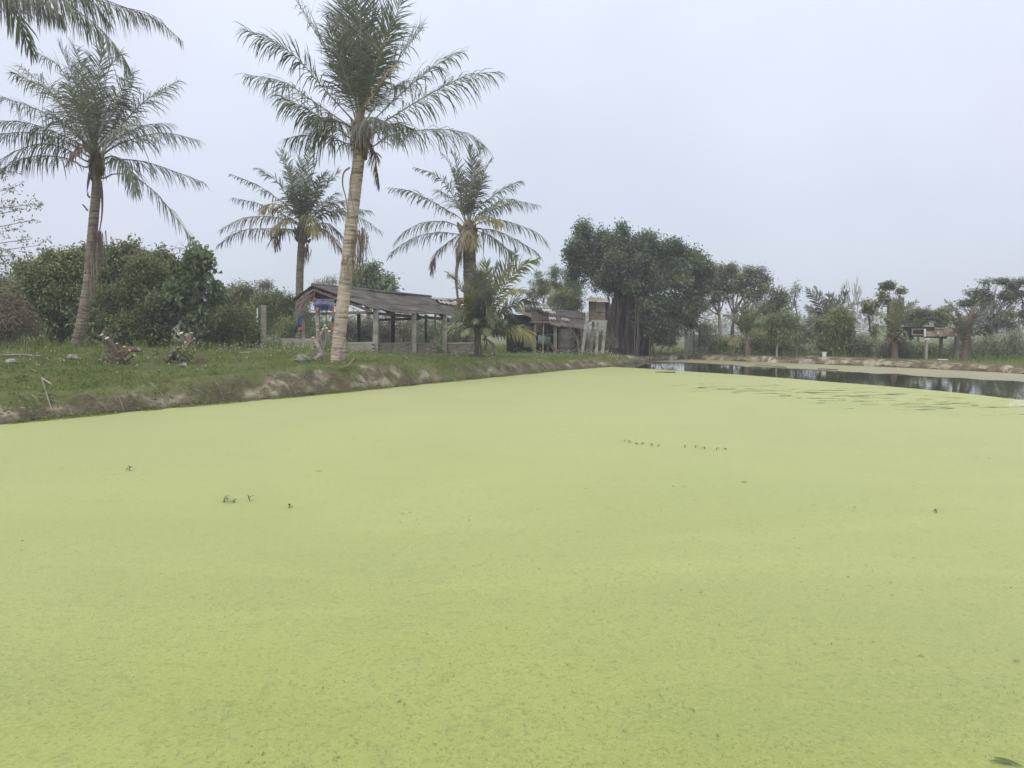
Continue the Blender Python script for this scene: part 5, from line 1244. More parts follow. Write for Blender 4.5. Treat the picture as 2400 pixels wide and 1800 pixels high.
for i in range(NC):
    a, b = lerp(RL, RR, i / NC * .82), lerp(RL, RR, (i + 1) / NC * .82 + .005)
    mb.tube([a + [0, 0, .045], b + [0, 0, .05]], [.075, .07], 8)
mb.build('ridge_cap', MAT['asbestos'], shed)
for k, v in enumerate((0.08, 0.36, 0.64, 0.93)):
    mb = MB(); mb.beam(roof_pt(0.0, v) + [0, 0, -.085], roof_pt(1.0, v) + [0, 0, -.085], .06, .09); mb.build('purlin', MAT['wood'], shed)
for u in (0.012, 0.25, 0.5, 0.75, 0.985):
    mb = MB(); mb.beam(roof_pt(u, 0.0) + [0, 0, -.18], roof_pt(u, 1.0) + [0, 0, -.18], .07, .10); mb.build('rafter', MAT['wood'], shed)
    mb = MB(); mb.beam(lerp(RL, RR, u) + [0, 0, -.18], lerp(BL, BR, u) + [0, 0, -.12], .07, .10); mb.build('rafter', MAT['wood'], shed)
for u in (0.012, 0.5, 0.985):
    a, b = roof_pt(u, .96) + [0, 0, -.27], lerp(BL, BR, u) + [0, 0, -.2]
    b = np.array([b[0], b[1], a[2]])
    mb = MB(); mb.beam(a, b, .08, .12); mb.build('tie_beam', MAT['wood'], shed)
mb = MB(); mb.beam(roof_pt(0, .95) + [0, 0, -.30], roof_pt(1, .95) + [0, 0, -.30], .09, .13); mb.build('eave_beam', MAT['wood'], shed)
mb = MB(); mb.beam(P(*c4(1160, 548), 33.0), P(*c4(1690, 582), 36.5), .06, .07); mb.build('rail', MAT['wood'], shed)
def post(parent, xt, yt, xb, d, wd, mat, name='post', yb=None, dep=None):
    b = G(xb, d) - np.array([0, 0, .15]); t = P(xt, yt, d)
    mb = MB(); mb.beam(b, t, wd, dep or wd, up=(0, 1, 0)); return mb.build(name, MAT[mat], parent)
post(shed, 881, 722, 880, 31.3, .20, 'concrete'); post(shed, 970, 730, 971, 33.0, .20, 'concrete'); post(shed, 1043, 736, 1042, 34.5, .19, 'concrete')
post(shed, 841, 730, 841, 37.0, .15, 'concrete_dark'); post(shed, 921, 724, 921, 38.0, .17, 'dark'); post(shed, 998, 738, 998, 39.5, .12, 'concrete_dark')
post(shed, 1020, 735, 1020, 34.2, .08, 'wood_grey'); post(shed, 713, 734, 713, 35.0, .16, 'concrete'); post(shed, 745, 722, 745, 32.6, .15, 'concrete'); post(shed, 728, 735, 728, 36.0, .05, 'wood_grey')
# low walls: mortar core and each brick a part
bk = MB(); bk.box((0, 0, 0), (0.215, 0.11, 0.066), jit=0.004); brick_me = bk.build('brick_source', MAT['brick']).data
bw = MB(); bw.box((0, 0, 0), (0.225, 0.11, 0.070), jit=0.004); brick_me2 = bw.build('brick_source', MAT['brick_white']).data
for o_ in [o for o in COL.objects if o.name.startswith('brick_source')]: bpy.data.objects.remove(o_)
def brick_wall(parent, A, Bp, ztop_a, ztop_b, courses, me, coping=None):
    A, Bp = np.asarray(A, float), np.asarray(Bp, float)
    L_ = np.linalg.norm((Bp - A)[:2]); t = (Bp - A) / L_; t[2] = 0; ang = math.atan2(t[1], t[0]); nrm = np.array([t[1], -t[0], 0])
    if nrm[1] > 0: nrm = -nrm
    zt = (ztop_a + ztop_b) / 2
    core = MB(); mid = (A + Bp) / 2; hgt = courses * .078 + .25
    core.box((mid[0], mid[1], zt - hgt / 2 - .01), (L_, .10, hgt), rot0(ang)); wl = core.build('low_wall', MAT['mortar'], parent)
    wp_ = np.array(wloc(wl))
    for c in range(courses):
        off = .115 if c % 2 else 0.0
        n = int(L_ / .232)
        for i in range(n + 1):
            s = i * .232 + off + .11
            if s > L_ - .02: continue
            p = A + t * s + nrm * (.012 + rng.uniform(-.006, .008)); z = zt - .045 - c * .078
            o = bpy.data.objects.new('brick', me); o.parent = wl
            o.location = Vector((p[0] - wp_[0], p[1] - wp_[1], z - wp_[2])); o.rotation_euler = (rng.normal(0, .02), rng.normal(0, .015), ang + rng.normal(0, .02))
            COL.objects.link(o)
    if coping:
        cp_ = MB(); cp_.box((mid[0], mid[1], zt + .012), (L_, .17, .05), rot0(ang), jit=.01); cp_.build('coping', MAT[coping], parent)
    return wl
def wall_px(x0, x1, ytop, d0, d1, courses, me, coping=None):
    a, b = P(x0, ytop, d0), P(x1, ytop, d1)
    return brick_wall(shed, a, b, a[2], b[2], courses, me, coping)
wall_px(806, 876, 804, 30.3, 31.2, 6, brick_me2, 'concrete_white')
wall_px(887, 966, 805, 31.5, 33.0, 7, brick_me, 'concrete')
wall_px(976, 1018, 805, 33.2, 34.1, 7, brick_me, 'concrete')
wall_px(1047, 1108, 804.5, 34.6, 35.6, 7, brick_me, 'concrete_white')
wall_px(659, 740, 795, 32.2, 31.0, 6, brick_me2)
mb = MB(); mb.beam(G(1019, 34.2) + [0, 0, .0], G(1042, 34.5) + [0, 0, .0], .1, .5); mb.build('doorway_board', MAT['concrete_dark'], shed)
mb = MB(); mb.box(G(1030, 34.1) + [0, 0, .02], (.62, .4, .10), jit=.02); mb.build('door_step', MAT['concrete'], shed)
a, b = P(*c4(560, 395), 33.2), P(*c4(735, 515), 33.2)
mb = MB(); mb.box(((a[0] + b[0]) / 2, 33.2, (a[2] + b[2]) / 2), (abs(b[0] - a[0]), .03, abs(a[2] - b[2]))); mb.build('gable_dark_backing', MAT['dark'], shed)  # dark panel added behind the torn hole, stands in for its shade
# dry branches draped on the rear left edge of the roof
db = thing('dry_branches', 'dry grey branches draped over the left end of the shed roof', 'branches', P(*c4(430, 480), 34.5))
mb = MB()
for i in range(46):
    a = P(*c4(rng.uniform(460, 560), rng.uniform(300, 420)), 34 + rng.uniform(-.6, .8)); e_ = P(*c4(rng.uniform(330, 480), rng.uniform(470, 640)), 34 + rng.uniform(-.9, .8))
    mb.tube(catmull([a, (a + e_) / 2 + rng.normal(0, .12, 3) + [0, 0, .08], e_], 6), np.linspace(.018, .005, 6), 4, cap=False)
mb.build('twigs', MAT['twig'], db)
# tarpaulins hung in the gable
def cloth(name, label, pts4, d, mat, nx=16, ny=10, amp=.05, group=None, hole=None, cat='tarpaulin', hem=.0):
    A, B_, C_, D_ = [P(*c4(*q), d) for q in pts4]
    U, Vv = np.meshgrid(np.linspace(0, 1, nx + 1), np.linspace(0, 1, ny + 1))
    pts = ((A * (1 - U[..., None]) + B_ * U[..., None]) * (1 - Vv[..., None]) + (D_ * (1 - U[..., None]) + C_ * U[..., None]) * Vv[..., None])
    pts[..., 1] += amp * (np.sin(U * 17 + 3 * Vv) + .7 * np.sin(U * 31 + 1)) * (.3 + Vv) + amp * .6 * np.sin(Vv * 9)
    pts[..., 2] += hem * np.sin(U * 12.0) * Vv
    id_ = np.arange((nx + 1) * (ny + 1)).reshape(ny + 1, nx + 1)
    q = np.stack([id_[:-1, :-1], id_[:-1, 1:], id_[1:, 1:], id_[1:, :-1]], -1)
    keep = np.ones(q.shape[:2], bool)
    if hole: keep[hole[2]:hole[3], hole[0]:hole[1]] = False
    o = np_mesh(name, pts.reshape(-1, 3), [q[keep]], MAT[mat], None, base=A, smooth_shade=True)
    md = o.modifiers.new('thickness', 'SOLIDIFY'); md.thickness = .006
    return tag(o, label, cat, group)
cloth('tarpaulin', 'torn blue tarpaulin hung in the shed gable', [(548, 405), (742, 408), (728, 512), (545, 512)], 32.4, 'blue', hole=(6, 9, 5, 9), hem=.05)
cloth('tarpaulin', 'slumped blue tarpaulin hanging at the rear left corner of the shed', [(392, 575), (432, 560), (428, 700), (352, 738)], 34.2, 'blue', hem=.05)
cloth('cloth_strip', 'long orange cloth strip hanging beside the tall palm trunk', [(722, 452), (740, 448), (730, 720), (704, 716)], 31.6, 'orange', 5, 16, .05, cat='cloth')
cloth('cloth_strip', 'blue rag knotted on the orange strip', [(712, 560), (748, 556), (744, 610), (706, 612)], 31.45, 'blue', 5, 5, .04, cat='cloth')
cloth('cloth_strip', 'orange rag at the foot of the slumped blue tarpaulin', [(398, 672), (440, 668), (428, 716), (396, 722)], 34.0, 'orange', 6, 5, .04, cat='cloth')
cloth('cloth_strip', 'orange edge strip on the left side of the gable tarpaulin', [(534, 402), (546, 398), (543, 470), (536, 474)], 32.3, 'orange', 4, 8, .03, cat='cloth')
o = MB()
sw = catmull([P(*c4(*q), 32.2) for q in [(540, 396), (590, 415), (640, 436), (690, 420), (746, 404)]], 16)
for i in range(15): o.beam(sw[i], sw[i + 1], .015, .035, up=(0, 0, 1))
tag(o.build('cloth_garland', MAT['orange']), 'sagging orange cloth border along the top of the gable tarpaulin', 'cloth')
o = MB(); o.blob(P(*c4(581, 508), 32.3), (.07, .06, .1), 8, 6, .3)
tag(o.build('red_rag', MAT['orange']), 'crumpled orange red rag on top of the gable post', 'cloth')
# column and fence post
wc = thing('white_column', 'unfinished pale concrete column at the far end of the shed', 'column', G(1075, 39.0))
mb = MB(); mb.beam(G(1075, 39) - [0, 0, .2], P(1075, 766, 39.0), .26, .26, up=(0, 1, 0)); mb.build('lower_shaft', MAT['concrete'], wc)
mb = MB(); mb.beam(P(1075, 766, 39.0), P(1072, 714, 39.0), .32, .32, up=(0, 1, 0)); mb.build('upper_shaft', MAT['white'], wc)
mb = MB(); mb.box(P(1062, 719, 39.3), (.28, .2, .3), jit=.03); mb.build('formwork_board', MAT['cutwood_orange'], wc)
fp = G(617, 29.3)
mb = MB(); mb.beam(fp - [0, 0, .2], P(618, 715, 29.3), .165, .165, up=(0, 1, 0))
tag(mb.build('fence_post', MAT['concrete'], base=fp), 'lone grey concrete fence post left of the shed', 'post')
fp = P(603, 730, 36); fp = G(603, 36)
mb = MB(); mb.beam(fp - [0, 0, .2], P(603, 722, 36), .06, .06, up=(0, 1, 0)); tag(mb.build('fence_post', MAT['white'], base=fp), 'thin white stake among the bushes left of the concrete post', 'post')

# ------------------------------------------------------------------ the hut
c3z = crop(1160, 680, 7.373)
Z = lambda x, y, d: P(*c3z(x, y), d)
hut = thing('ramshackle_hut', 'low ramshackle hut with patched corrugated roof and dark open front', 'hut', G(1290, 41))
dR, dE = 43.0, 39.2
def rsheet(q, mat, waves=5, name='roof_sheet', amp=.028, lift=0.0):
    mb = MB(); mb.sheet(*[Z(x, y, d) + np.array([0, 0, lift]) for x, y, d in q], waves, amp, .009, 2); return mb.build(name, MAT[mat], hut)
tops = [(345, 262), (520, 285), (700, 300), (880, 312), (1050, 332), (1220, 350), (1390, 372), (1570, 400)]
mids = [(340, 312), (505, 352), (690, 395), (860, 430), (1040, 450), (1210, 470), (1380, 490), (1560, 510)]
bots = [(340, 365), (490, 420), (660, 480), (840, 520), (1040, 560), (1210, 592), (1380, 610), (1550, 640)]
for i in range(7):
    rsheet([(*tops[i], dR), (*tops[i + 1], dR), (*mids[i + 1], 41.0), (*mids[i], 41.0)], 'asbestos' if i not in (0,) else 'asbestos_tan', 5, lift=.03)
    rsheet([(mids[i][0], mids[i][1] - 8, 41.2), (mids[i + 1][0] + 4, mids[i + 1][1] - 8, 41.2), (bots[i + 1][0] + 4, bots[i + 1][1], dE), (bots[i][0], bots[i][1], dE)], 'asbestos' if i not in (0, 1) else 'asbestos_tan', 5)
for q, mt in [([(820, 350, 40.6), (975, 352, 40.6), (985, 392, 40.2), (815, 390, 40.2)], 'asbestos_pale'), ([(930, 388, 40.2), (1045, 390, 40.2), (1050, 430, 39.8), (935, 425, 39.8)], 'asbestos_pale'), ([(690, 255, 41.5), (870, 258, 41.5), (900, 300, 41), (680, 295, 41)], 'asbestos_tan'),
              ([(920, 490, 39.5), (1050, 500, 39.5), (1055, 532, 39.1), (915, 528, 39.1)], 'asbestos_pale'), ([(1150, 500, 39.8), (1280, 520, 39.8), (1290, 560, 39.3), (1140, 545, 39.3)], 'asbestos_tan'), ([(560, 360, 40.7), (640, 372, 40.7), (630, 410, 40.4), (500, 395, 40.4)], 'dark')]:
    rsheet(q, mt, 3, 'loose_roof_sheet', .025, lift=.09)
for a, b in (((890, 560), (1015, 590)), ((1010, 585), (1130, 612)), ((1125, 592), (1240, 618)), ((1235, 608), (1345, 630)), ((1340, 622), (1450, 640)), ((1445, 635), (1560, 655))):
    rsheet([(a[0] + 20, a[1] - 48, 39.3), (b[0] + 20, b[1] - 40, 39.3), (b[0], b[1] + 22, 37.9), (a[0], a[1] + 18, 37.9)], 'asbestos_tan', 5, 'awning_sheet', .03)
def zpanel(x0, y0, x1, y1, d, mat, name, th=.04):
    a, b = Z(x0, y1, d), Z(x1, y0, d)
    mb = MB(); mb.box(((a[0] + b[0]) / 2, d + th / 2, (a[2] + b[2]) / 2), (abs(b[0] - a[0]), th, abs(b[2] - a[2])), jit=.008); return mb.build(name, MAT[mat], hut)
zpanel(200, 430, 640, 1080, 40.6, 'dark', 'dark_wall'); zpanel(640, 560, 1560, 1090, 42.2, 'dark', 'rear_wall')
for i, x in enumerate(np.arange(500, 690, 32)):
    zpanel(x, 615 + rng.uniform(-6, 6), x + 30, 985, 39.6 + rng.uniform(-.02, .02), 'wood_grey', 'plank', .025)
for i, x in enumerate(np.arange(704, 812, 36)):
    zpanel(x, 560, x + 34, 740 - i * 12, 39.6 + rng.uniform(-.02, .02), 'asbestos_tan', 'plank', .025)
zpanel(302, 608, 443, 684, 38.6, 'cream', 'cream_board', .03)
def zpost(x, y0, y1, d, wd, mat, name='post', xb=None):
    mb = MB(); b = G(c3z(xb or x, 0)[0], d); t = Z(x, y0, d); mb.beam(b - [0, 0, .1], t, wd, wd, up=(0, 1, 0)); return mb.build(name, MAT[mat], hut)
zpost(1040, 625, 1030, 38.2, .17, 'wood_grey'); zpost(1360, 640, 1060, 38.2, .15, 'wood_grey', xb=1340); zpost(1438, 650, 1000, 39.5, .11, 'wood_grey')
zpanel(860, 757, 1015, 790, 38.6, 'wood_grey', 'shelf_plank', .25)
mb = MB(); mb.beam(Z(775, 738, 38.6), Z(835, 795, 38.6), .05, .09); mb.build('brace', MAT['wood_grey'], hut)
# things in the hut
tub = thing('metal_tub', 'tilted pale turquoise tub inside the hut front', 'tub', G(c3z(850, 0)[0], 38.7))
A, B_ = Z(745, 850, 38.7), Z(955, 875, 38.7)
mb = MB(); mb.tube([A, lerp(A, B_, .04), lerp(A, B_, .96), B_], [.19, .22, .22, .19], 14); mb.build('body', MAT['turq'], tub)
mb = MB(); mb.beam(G(c3z(790, 0)[0], 38.7), lerp(A, B_, .2) - [0, 0, .18], .06); mb.beam(G(c3z(930, 0)[0], 38.7), lerp(A, B_, .85) - [0, 0, .18], .06); mb.build('stand', MAT['wood'], tub)
bl_ = G(c3z(1000, 0)[0], 38.3)
mb = MB(); mb.beam(Z(950, 920, 38.3), Z(1038, 1030, 38.0), .05, .16); tag(mb.build('leaning_board', MAT['wood']), 'reddish brown board leaning by the thick hut post', 'board')
br = thing('barrel', 'large grey metal barrel under the hut awning', 'barrel', G(c3z(1235, 0)[0], 38.3))
g_ = G(c3z(1235, 0)[0], 38.3); R_ = .44
mb = MB(); hs = np.linspace(0, 1, 13); mb.tube([g_ + [0, 0, -.05 + h * 1.32] for h in hs], [R_ * (1.0 + (.035 if i in (4, 8) else 0) + (.03 if i in (0, 12) else 0)) for i in range(13)], 20); mb.build('body', MAT['concrete_dark'], br)
mb = MB(); mb.tube([g_ + [0, 0, 1.265], g_ + [0, 0, 1.30]], [R_ * 1.05, R_ * 1.05], 20); mb.build('rim', MAT['concrete_dark'], br)
# bare shrub before the hut and the tower
def bare_shrub(label, px, d, n, ln, lev=3, mat='twig', lean=0.0):
    b = G(px, d); t = thing('bare_shrub', label, 'shrub', b)
    mb = MB()
    for i in range(n): grow(mb, b + np.array([rng.normal(0, .12), rng.normal(0, .1), -.05]), unit(np.array([rng.normal(lean, .5), rng.normal(0, .4), .9])), ln * rng.uniform(.7, 1.2), .024, lev, .5, .12)
    mb.build('branches', MAT[mat], t); return t
bare_shrub('leafless tangled shrub between the barrel and the tall coop', 1362, 37.3, 6, .62)
bare_shrub('dry leafless shrub left of the tall coop legs', 1378, 38.6, 6, .7, lean=-.1)
bare_shrub('thin bare shrub behind the tall coop legs', 1400, 39.2, 6, .6)

# small coop on thin posts in front of the hut
D = 37.6
coop = thing('pigeon_coop', 'small wooden pigeon coop with slatted side on thin posts before the hut', 'coop', G(c3z(760, 0)[0], D))
mb = MB(); mb.sheet(Z(628, 318, D), Z(768, 322, D), Z(768, 545, D), Z(628, 545, D), 0, 0, .03, 1); mb.build('front_board', MAT['wood'], coop)
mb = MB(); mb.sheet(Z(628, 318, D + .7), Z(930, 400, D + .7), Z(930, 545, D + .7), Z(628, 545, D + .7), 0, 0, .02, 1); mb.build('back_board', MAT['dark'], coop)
for i in range(6):
    x = 782 + i * 28
    mb = MB(); mb.beam(Z(x, 360 + i * 12, D), Z(x, 545, D), .035, .03); mb.build('slat', MAT['wood'], coop)
for y0, y1 in ((468, 470), (505, 507), (540, 542), (425, 440)):
    mb = MB(); mb.beam(Z(768, y0, D - .02), Z(930, y1, D - .02), .025, .045); mb.build('rail', MAT['wood'], coop)
for i, q in enumerate([[(640, 300), (760, 318), (775, 345), (625, 322)], [(740, 325), (830, 350), (845, 380), (735, 350)], [(810, 365), (935, 398), (940, 425), (805, 392)]]):
    A, B_, C_, D_ = q
    mb = MB(); mb.sheet(Z(*A, D + .8), Z(*B_, D + .8), Z(*C_, D - .12), Z(*D_, D - .12), 3, .025, .01, 1); mb.build('roof_sheet', MAT['asbestos' if i == 0 else 'dark'], coop)
mb = MB(); mb.sheet(Z(585, 548, D + .8), Z(962, 552, D + .8), Z(962, 556, D - .1), Z(585, 552, D - .1), 0, 0, .05, 1); mb.build('platform', MAT['wood'], coop)
for x, mt, w_, xb in ((697, 'wood_grey', .07, 690), (842, 'concrete', .06, 826), (660, 'wood', .06, 655), (900, 'wood', .06, 905)):
    dd = D + (.0 if x in (697, 842) else .75)
    mb = MB(); mb.beam(G(c3z(xb, 0)[0], dd) - [0, 0, .1], Z(x, 556, dd), w_, w_, up=(0, 1, 0)); mb.build('leg', MAT[mt], coop)

# tall coop
D = 37.5
tc_ = thing('tall_coop', 'tall plank coop with corrugated lid on four concrete legs beside the banyan', 'coop', G(c3z(1750, 0)[0], D))
for i, x in enumerate(np.arange(1622, 1750, 32)):
    mb = MB(); a, b = Z(x, 190 + i * 2, D + .25 - i * .05), Z(x + 30, 190 + i * 2, D + .2 - i * .05); mb.sheet(a, b, Z(x + 30, 530, D + .2 - i * .05), Z(x, 530, D + .25 - i * .05), 0, 0, .025, 1); mb.build('plank', MAT['wood'], tc_)
for i, x in enumerate(np.arange(1760, 1908, 37)):
    mb = MB(); mb.sheet(Z(x, 205, D), Z(x + 35, 205, D), Z(x + 35, 378 + rng.uniform(-5, 5), D), Z(x, 378, D), 0, 0, .025, 1); mb.build('plank', MAT['wood'], tc_)
    mb = MB(); mb.sheet(Z(x, 392, D + .02), Z(x + 33, 390, D + .02), Z(x + 33, 530, D + .02), Z(x, 530, D + .02), 0, 0, .02, 1); mb.build('plank', MAT['wood'], tc_)
mb = MB(); mb.box((Z(1835, 365, D + .5)), (.66, .85, .9)); mb.build('inner_block', MAT['dark'], tc_)  # solid dark block filling the coop behind its planks
mb = MB(); mb.beam(Z(1755, 198, D - .03), Z(1755, 530, D - .03), .05, .05, up=(0, 1, 0)); mb.build('corner_batten', MAT['wood'], tc_)
mb = MB(); mb.beam(Z(1760, 292, D - .025), Z(1890, 282, D - .025), .03, .05); mb.build('batten', MAT['wood'], tc_)
for (q, mt) in [([(1650, 118, D + 1.0), (1800, 128, D + 1.0), (1745, 190, D - .2), (1560, 165, D - .2)], 'asbestos_tan'), ([(1780, 122, D + 1.0), (1925, 150, D + 1.0), (1980, 200, D - .2), (1735, 185, D - .2)], 'asbestos_tan')]:
    mb = MB(); mb.sheet(*[Z(*a) for a in q], 4, .03, .012, 2); mb.build('roof_sheet', MAT[mt], tc_)
mb = MB(); mb.beam(Z(1665, 532, D - .02), Z(1935, 532, D - .02), .11, .09); mb.build('front_beam', MAT['concrete'], tc_)
mb = MB(); mb.beam(Z(1560, 540, D + .9), Z(1720, 540, D + .9), .10, .09); mb.build('rear_beam', MAT['concrete'], tc_)
for x, xb, dd in ((1572, 1505, D - .25), (1703, 1640, D + .35), (1782, 1745, D - .05), (1912, 1850, D - .05)):
    mb = MB(); mb.beam(G(c3z(xb, 0)[0], dd) - [0, 0, .1], Z(x, 545, dd), .135, .12, up=(0, 1, 0)); mb.build('leg', MAT['concrete'], tc_)

# raised coop on the far bank
D = 36.2
Y7 = lambda x, y, d=D: P(*c7b(x, y), d)
rc = thing('raised_coop', 'raised corrugated coop with dark open end on posts above the far bank', 'coop', G(2171, D))
for (x0, x1, mt) in ((755, 835, 'asbestos_tan'), (833, 925, 'asbestos_tan'), (948, 1030, 'asbestos_tan'), (1028, 1115, 'asbestos_tan'), (1113, 1200, 'asbestos_tan')):
    mb = MB(); mb.sheet(Y7(x0, 826, D + .25), Y7(x1, 828, D + .25), Y7(x1, 940, D - .1), Y7(x0, 940, D - .1), 3, .03, .01, 2); mb.build('roof_sheet', MAT[mt], rc)
for x in (1035, 1072, 1108, 1145, 1180):
    mb = MB(); mb.beam(Y7(x, 832, D - .02), Y7(x + 2, 878, D - .06), .05, .02); mb.build('pale_patch', MAT['asbestos_pale'], rc)
mb = MB(); mb.sheet(Y7(548, 806, D + 1.1), Y7(1195, 812, D + 1.1), Y7(1195, 826, D + .2), Y7(548, 824, D + .2), 0, 0, .03, 1); mb.build('top_board', MAT['wood'], rc)
mb = MB(); mb.beam(Y7(556, 832, D - .05), Y7(740, 832, D - .05), .04, .05); mb.beam(Y7(560, 826, D - .05), Y7(556, 912, D - .05), .04, .04, up=(0, 1, 0)); mb.beam(Y7(556, 910, D - .05), Y7(740, 914, D - .05), .05, .06); mb.build('opening_frame', MAT['wood_grey'], rc)
mb = MB(); mb.box(Y7(650, 870, D + .6), (1.05, .9, .5)); mb.build('dark_interior', MAT['dark'], rc)  # solid block, the shade of the recess put into its colour
mb = MB(); mb.beam(Y7(745, 826, D - .1), Y7(745, 942, D - .1), .08, .04, up=(0, 1, 0)); mb.build('corner_strip', MAT['white'], rc)
mb = MB(); mb.sheet(Y7(540, 915, D + .9), Y7(1070, 920, D + .9), Y7(1070, 950, D - .06), Y7(540, 916, D - .06), 0, 0, .08, 1); mb.build('floor_board', MAT['dark'], rc)
for x, xb, dd, w_ in ((770, 764, D, .10), (1222, 1215, D + .1, .16), (985, 985, D + 1.0, .12)):
    mb = MB(); mb.beam(G(c7b(xb, 0)[0], dd) - [0, 0, .1], Y7(x, 935, dd), w_, w_, up=(0, 1, 0)); mb.build('leg', MAT['concrete' if w_ == .1 else 'wood_grey'], rc)
mb = MB(); mb.box(Y7(775, 978, D - .05), (.22, .04, .07)); mb.build('bracket', MAT['white'], rc)

# boundary wall, gate posts and far house
gw = tag(thing('boundary_wall', 'grey boundary wall of panels behind the far corner of the pond', 'wall', G(1640, 49)), kind='thing')
for i, x in enumerate(np.linspace(1255, 1480, 5)):
    a, b = P(*c6(x, 1143), 49 + i * .25), P(*c6(x + 54, 1143), 49.2 + i * .25); ga, gb = G(c6(x, 0)[0], 49 + i * .25), G(c6(x + 54, 0)[0], 49.2 + i * .25)
    mb = MB(); mb.sheet(a, b, gb - [0, 0, .1], ga - [0, 0, .1], 0, 0, .08, 1); mb.build('panel', MAT['wall_grey'], gw)
for x in (1308, 1362, 1418):
    mb = MB(); mb.beam(G(c6(x, 0)[0], 48.9), P(*c6(x, 1136), 48.9), .10, .10, up=(0, 1, 0)); mb.build('post', MAT['concrete'], gw)
for lb, x, y, mt, w_ in (('pale gate post with white paint left of the grey wall', 1240, 1088, 'concrete_white', .17), ('thin pale gate post before the grey wall', 1312, 1112, 'concrete', .09), ('tall grey gate post at the path corner', 1368, 1076, 'concrete', .12)):
    d_ = 46.2; g_ = G(c6(x, 0)[0], d_); mb = MB(); mb.beam(g_ - [0, 0, .1], P(*c6(x, y), d_), w_, w_, up=(0, 1, 0)); tag(mb.build('gate_post', MAT[mt], base=g_), lb, 'post')
mb = MB(); mb.beam(P(*c6(1262, 1066), 46.3), P(*c6(1378, 1068), 46.3), .3, .1); tag(mb.build('gate_lintel', MAT['concrete']), 'concrete lintel laid across the gate posts', 'beam')
fh = thing('far_house', 'small pale house with flat grey roof far behind the wall', 'house', G(1652, 95))
a = P(1642, 765, 95); b = P(1664, 765, 95)
mb = MB(); mb.box(((a[0] + b[0]) / 2, 97, .6 + (a[2] - .6) / 2), (abs(b[0] - a[0]), 4, a[2])); mb.build('wall', MAT['white'], fh)
mb = MB(); mb.box(((a[0] + b[0]) / 2 - .1, 96.8, a[2] + .15), (abs(b[0] - a[0]) + .6, 4.6, .25)); mb.build('roof', MAT['asbestos'], fh)
mb = MB(); mb.box(((a[0] + b[0]) / 2 + .2, 94.98, a[2] - 1.0), (.35, .06, .5)); mb.build('window', MAT['dark'], fh)

# stone edging of the far bank
edge_t = thing('stone_edging', 'low broken pale slab edging along the foot of the far bank', 'edging', (*Wz(1616, 842)[:2], 0.0))
fb = np.array([Wz(x, y)[:2] for x, y in BANK_FAR[2:]] + [np.array([20.9, 28.2])])
ft = np.concatenate([[0], np.cumsum(np.hypot(*np.diff(fb, axis=0).T))])
s = 0.0
while s < ft[-1] - .3:
    ln = rng.uniform(.5, 1.7); ln = min(ln, ft[-1] - s)
    if rng.random() < .12: s += ln * .5; continue
    m_ = max(3, int(ln / .16)); tp = rng.uniform(.16, .30); V = []
    for i in range(m_ + 1):
        q = s + ln * i / m_
        a = np.array([np.interp(q, ft, fb[:, 0]), np.interp(q, ft, fb[:, 1])]); b = np.array([np.interp(q + .05, ft, fb[:, 0]), np.interp(q + .05, ft, fb[:, 1])])
        dr_ = unit(b - a); nr = np.array([-dr_[1], dr_[0]]); nr = nr if nr[1] > 0 else -nr
        h_ = tp + rng.normal(0, .018) - (.05 if i in (0, m_) else 0); wv = rng.normal(0, .014, 3)
        for off_, z_ in ((.0 + wv[0], -.06), (.06 + wv[1], h_ * .55), (.11 + wv[2], h_), (.30, h_ - .02), (.32, -.06)):
            V.append((*(a + nr * off_), z_))
    F = []
    for i in range(m_):
        for k in range(4): F.append((i * 5 + k, i * 5 + k + 1, i * 5 + k + 6, i * 5 + k + 5))
    F += [(0, 1, 2, 3, 4), tuple(m_ * 5 + k for k in (4, 3, 2, 1, 0))]
    MB().add(V, F).build('slab', MAT['stone'], edge_t)
    s += ln + rng.uniform(.0, .05)

# ------------------------------------------------------------------ small things
bu = thing('bucket', 'cream plastic bucket standing on the far bank', 'bucket', G(1932, 38.0))
g_ = G(1932, 38.0)
mb = MB(); mb.tube([g_ + [0, 0, -.01], g_ + [0, 0, .12], g_ + [0, 0, .235]], [.095, .108, .12], 16); mb.build('body', MAT['bucket'], bu)
mb = MB(); mb.tube([g_ + [0, 0, .235], g_ + [0, 0, .255]], [.13, .13], 16); mb.build('rim', MAT['bucket'], bu)
g_ = G(2210, 35.0, .03); mb = MB(); mb.box(g_, (.44, .14, .04), rot0(-.25), jit=.008); tag(mb.build('foam_board', MAT['white']), 'white foam board lying flat on the far bank', 'board')
g_ = G(1905, 39.4, .03); mb = MB(); mb.box(g_, (.6, .12, .04), rot0(.2), jit=.01); tag(mb.build('plank', MAT['bark_pale']), 'pale plank lying left of the bucket', 'plank')
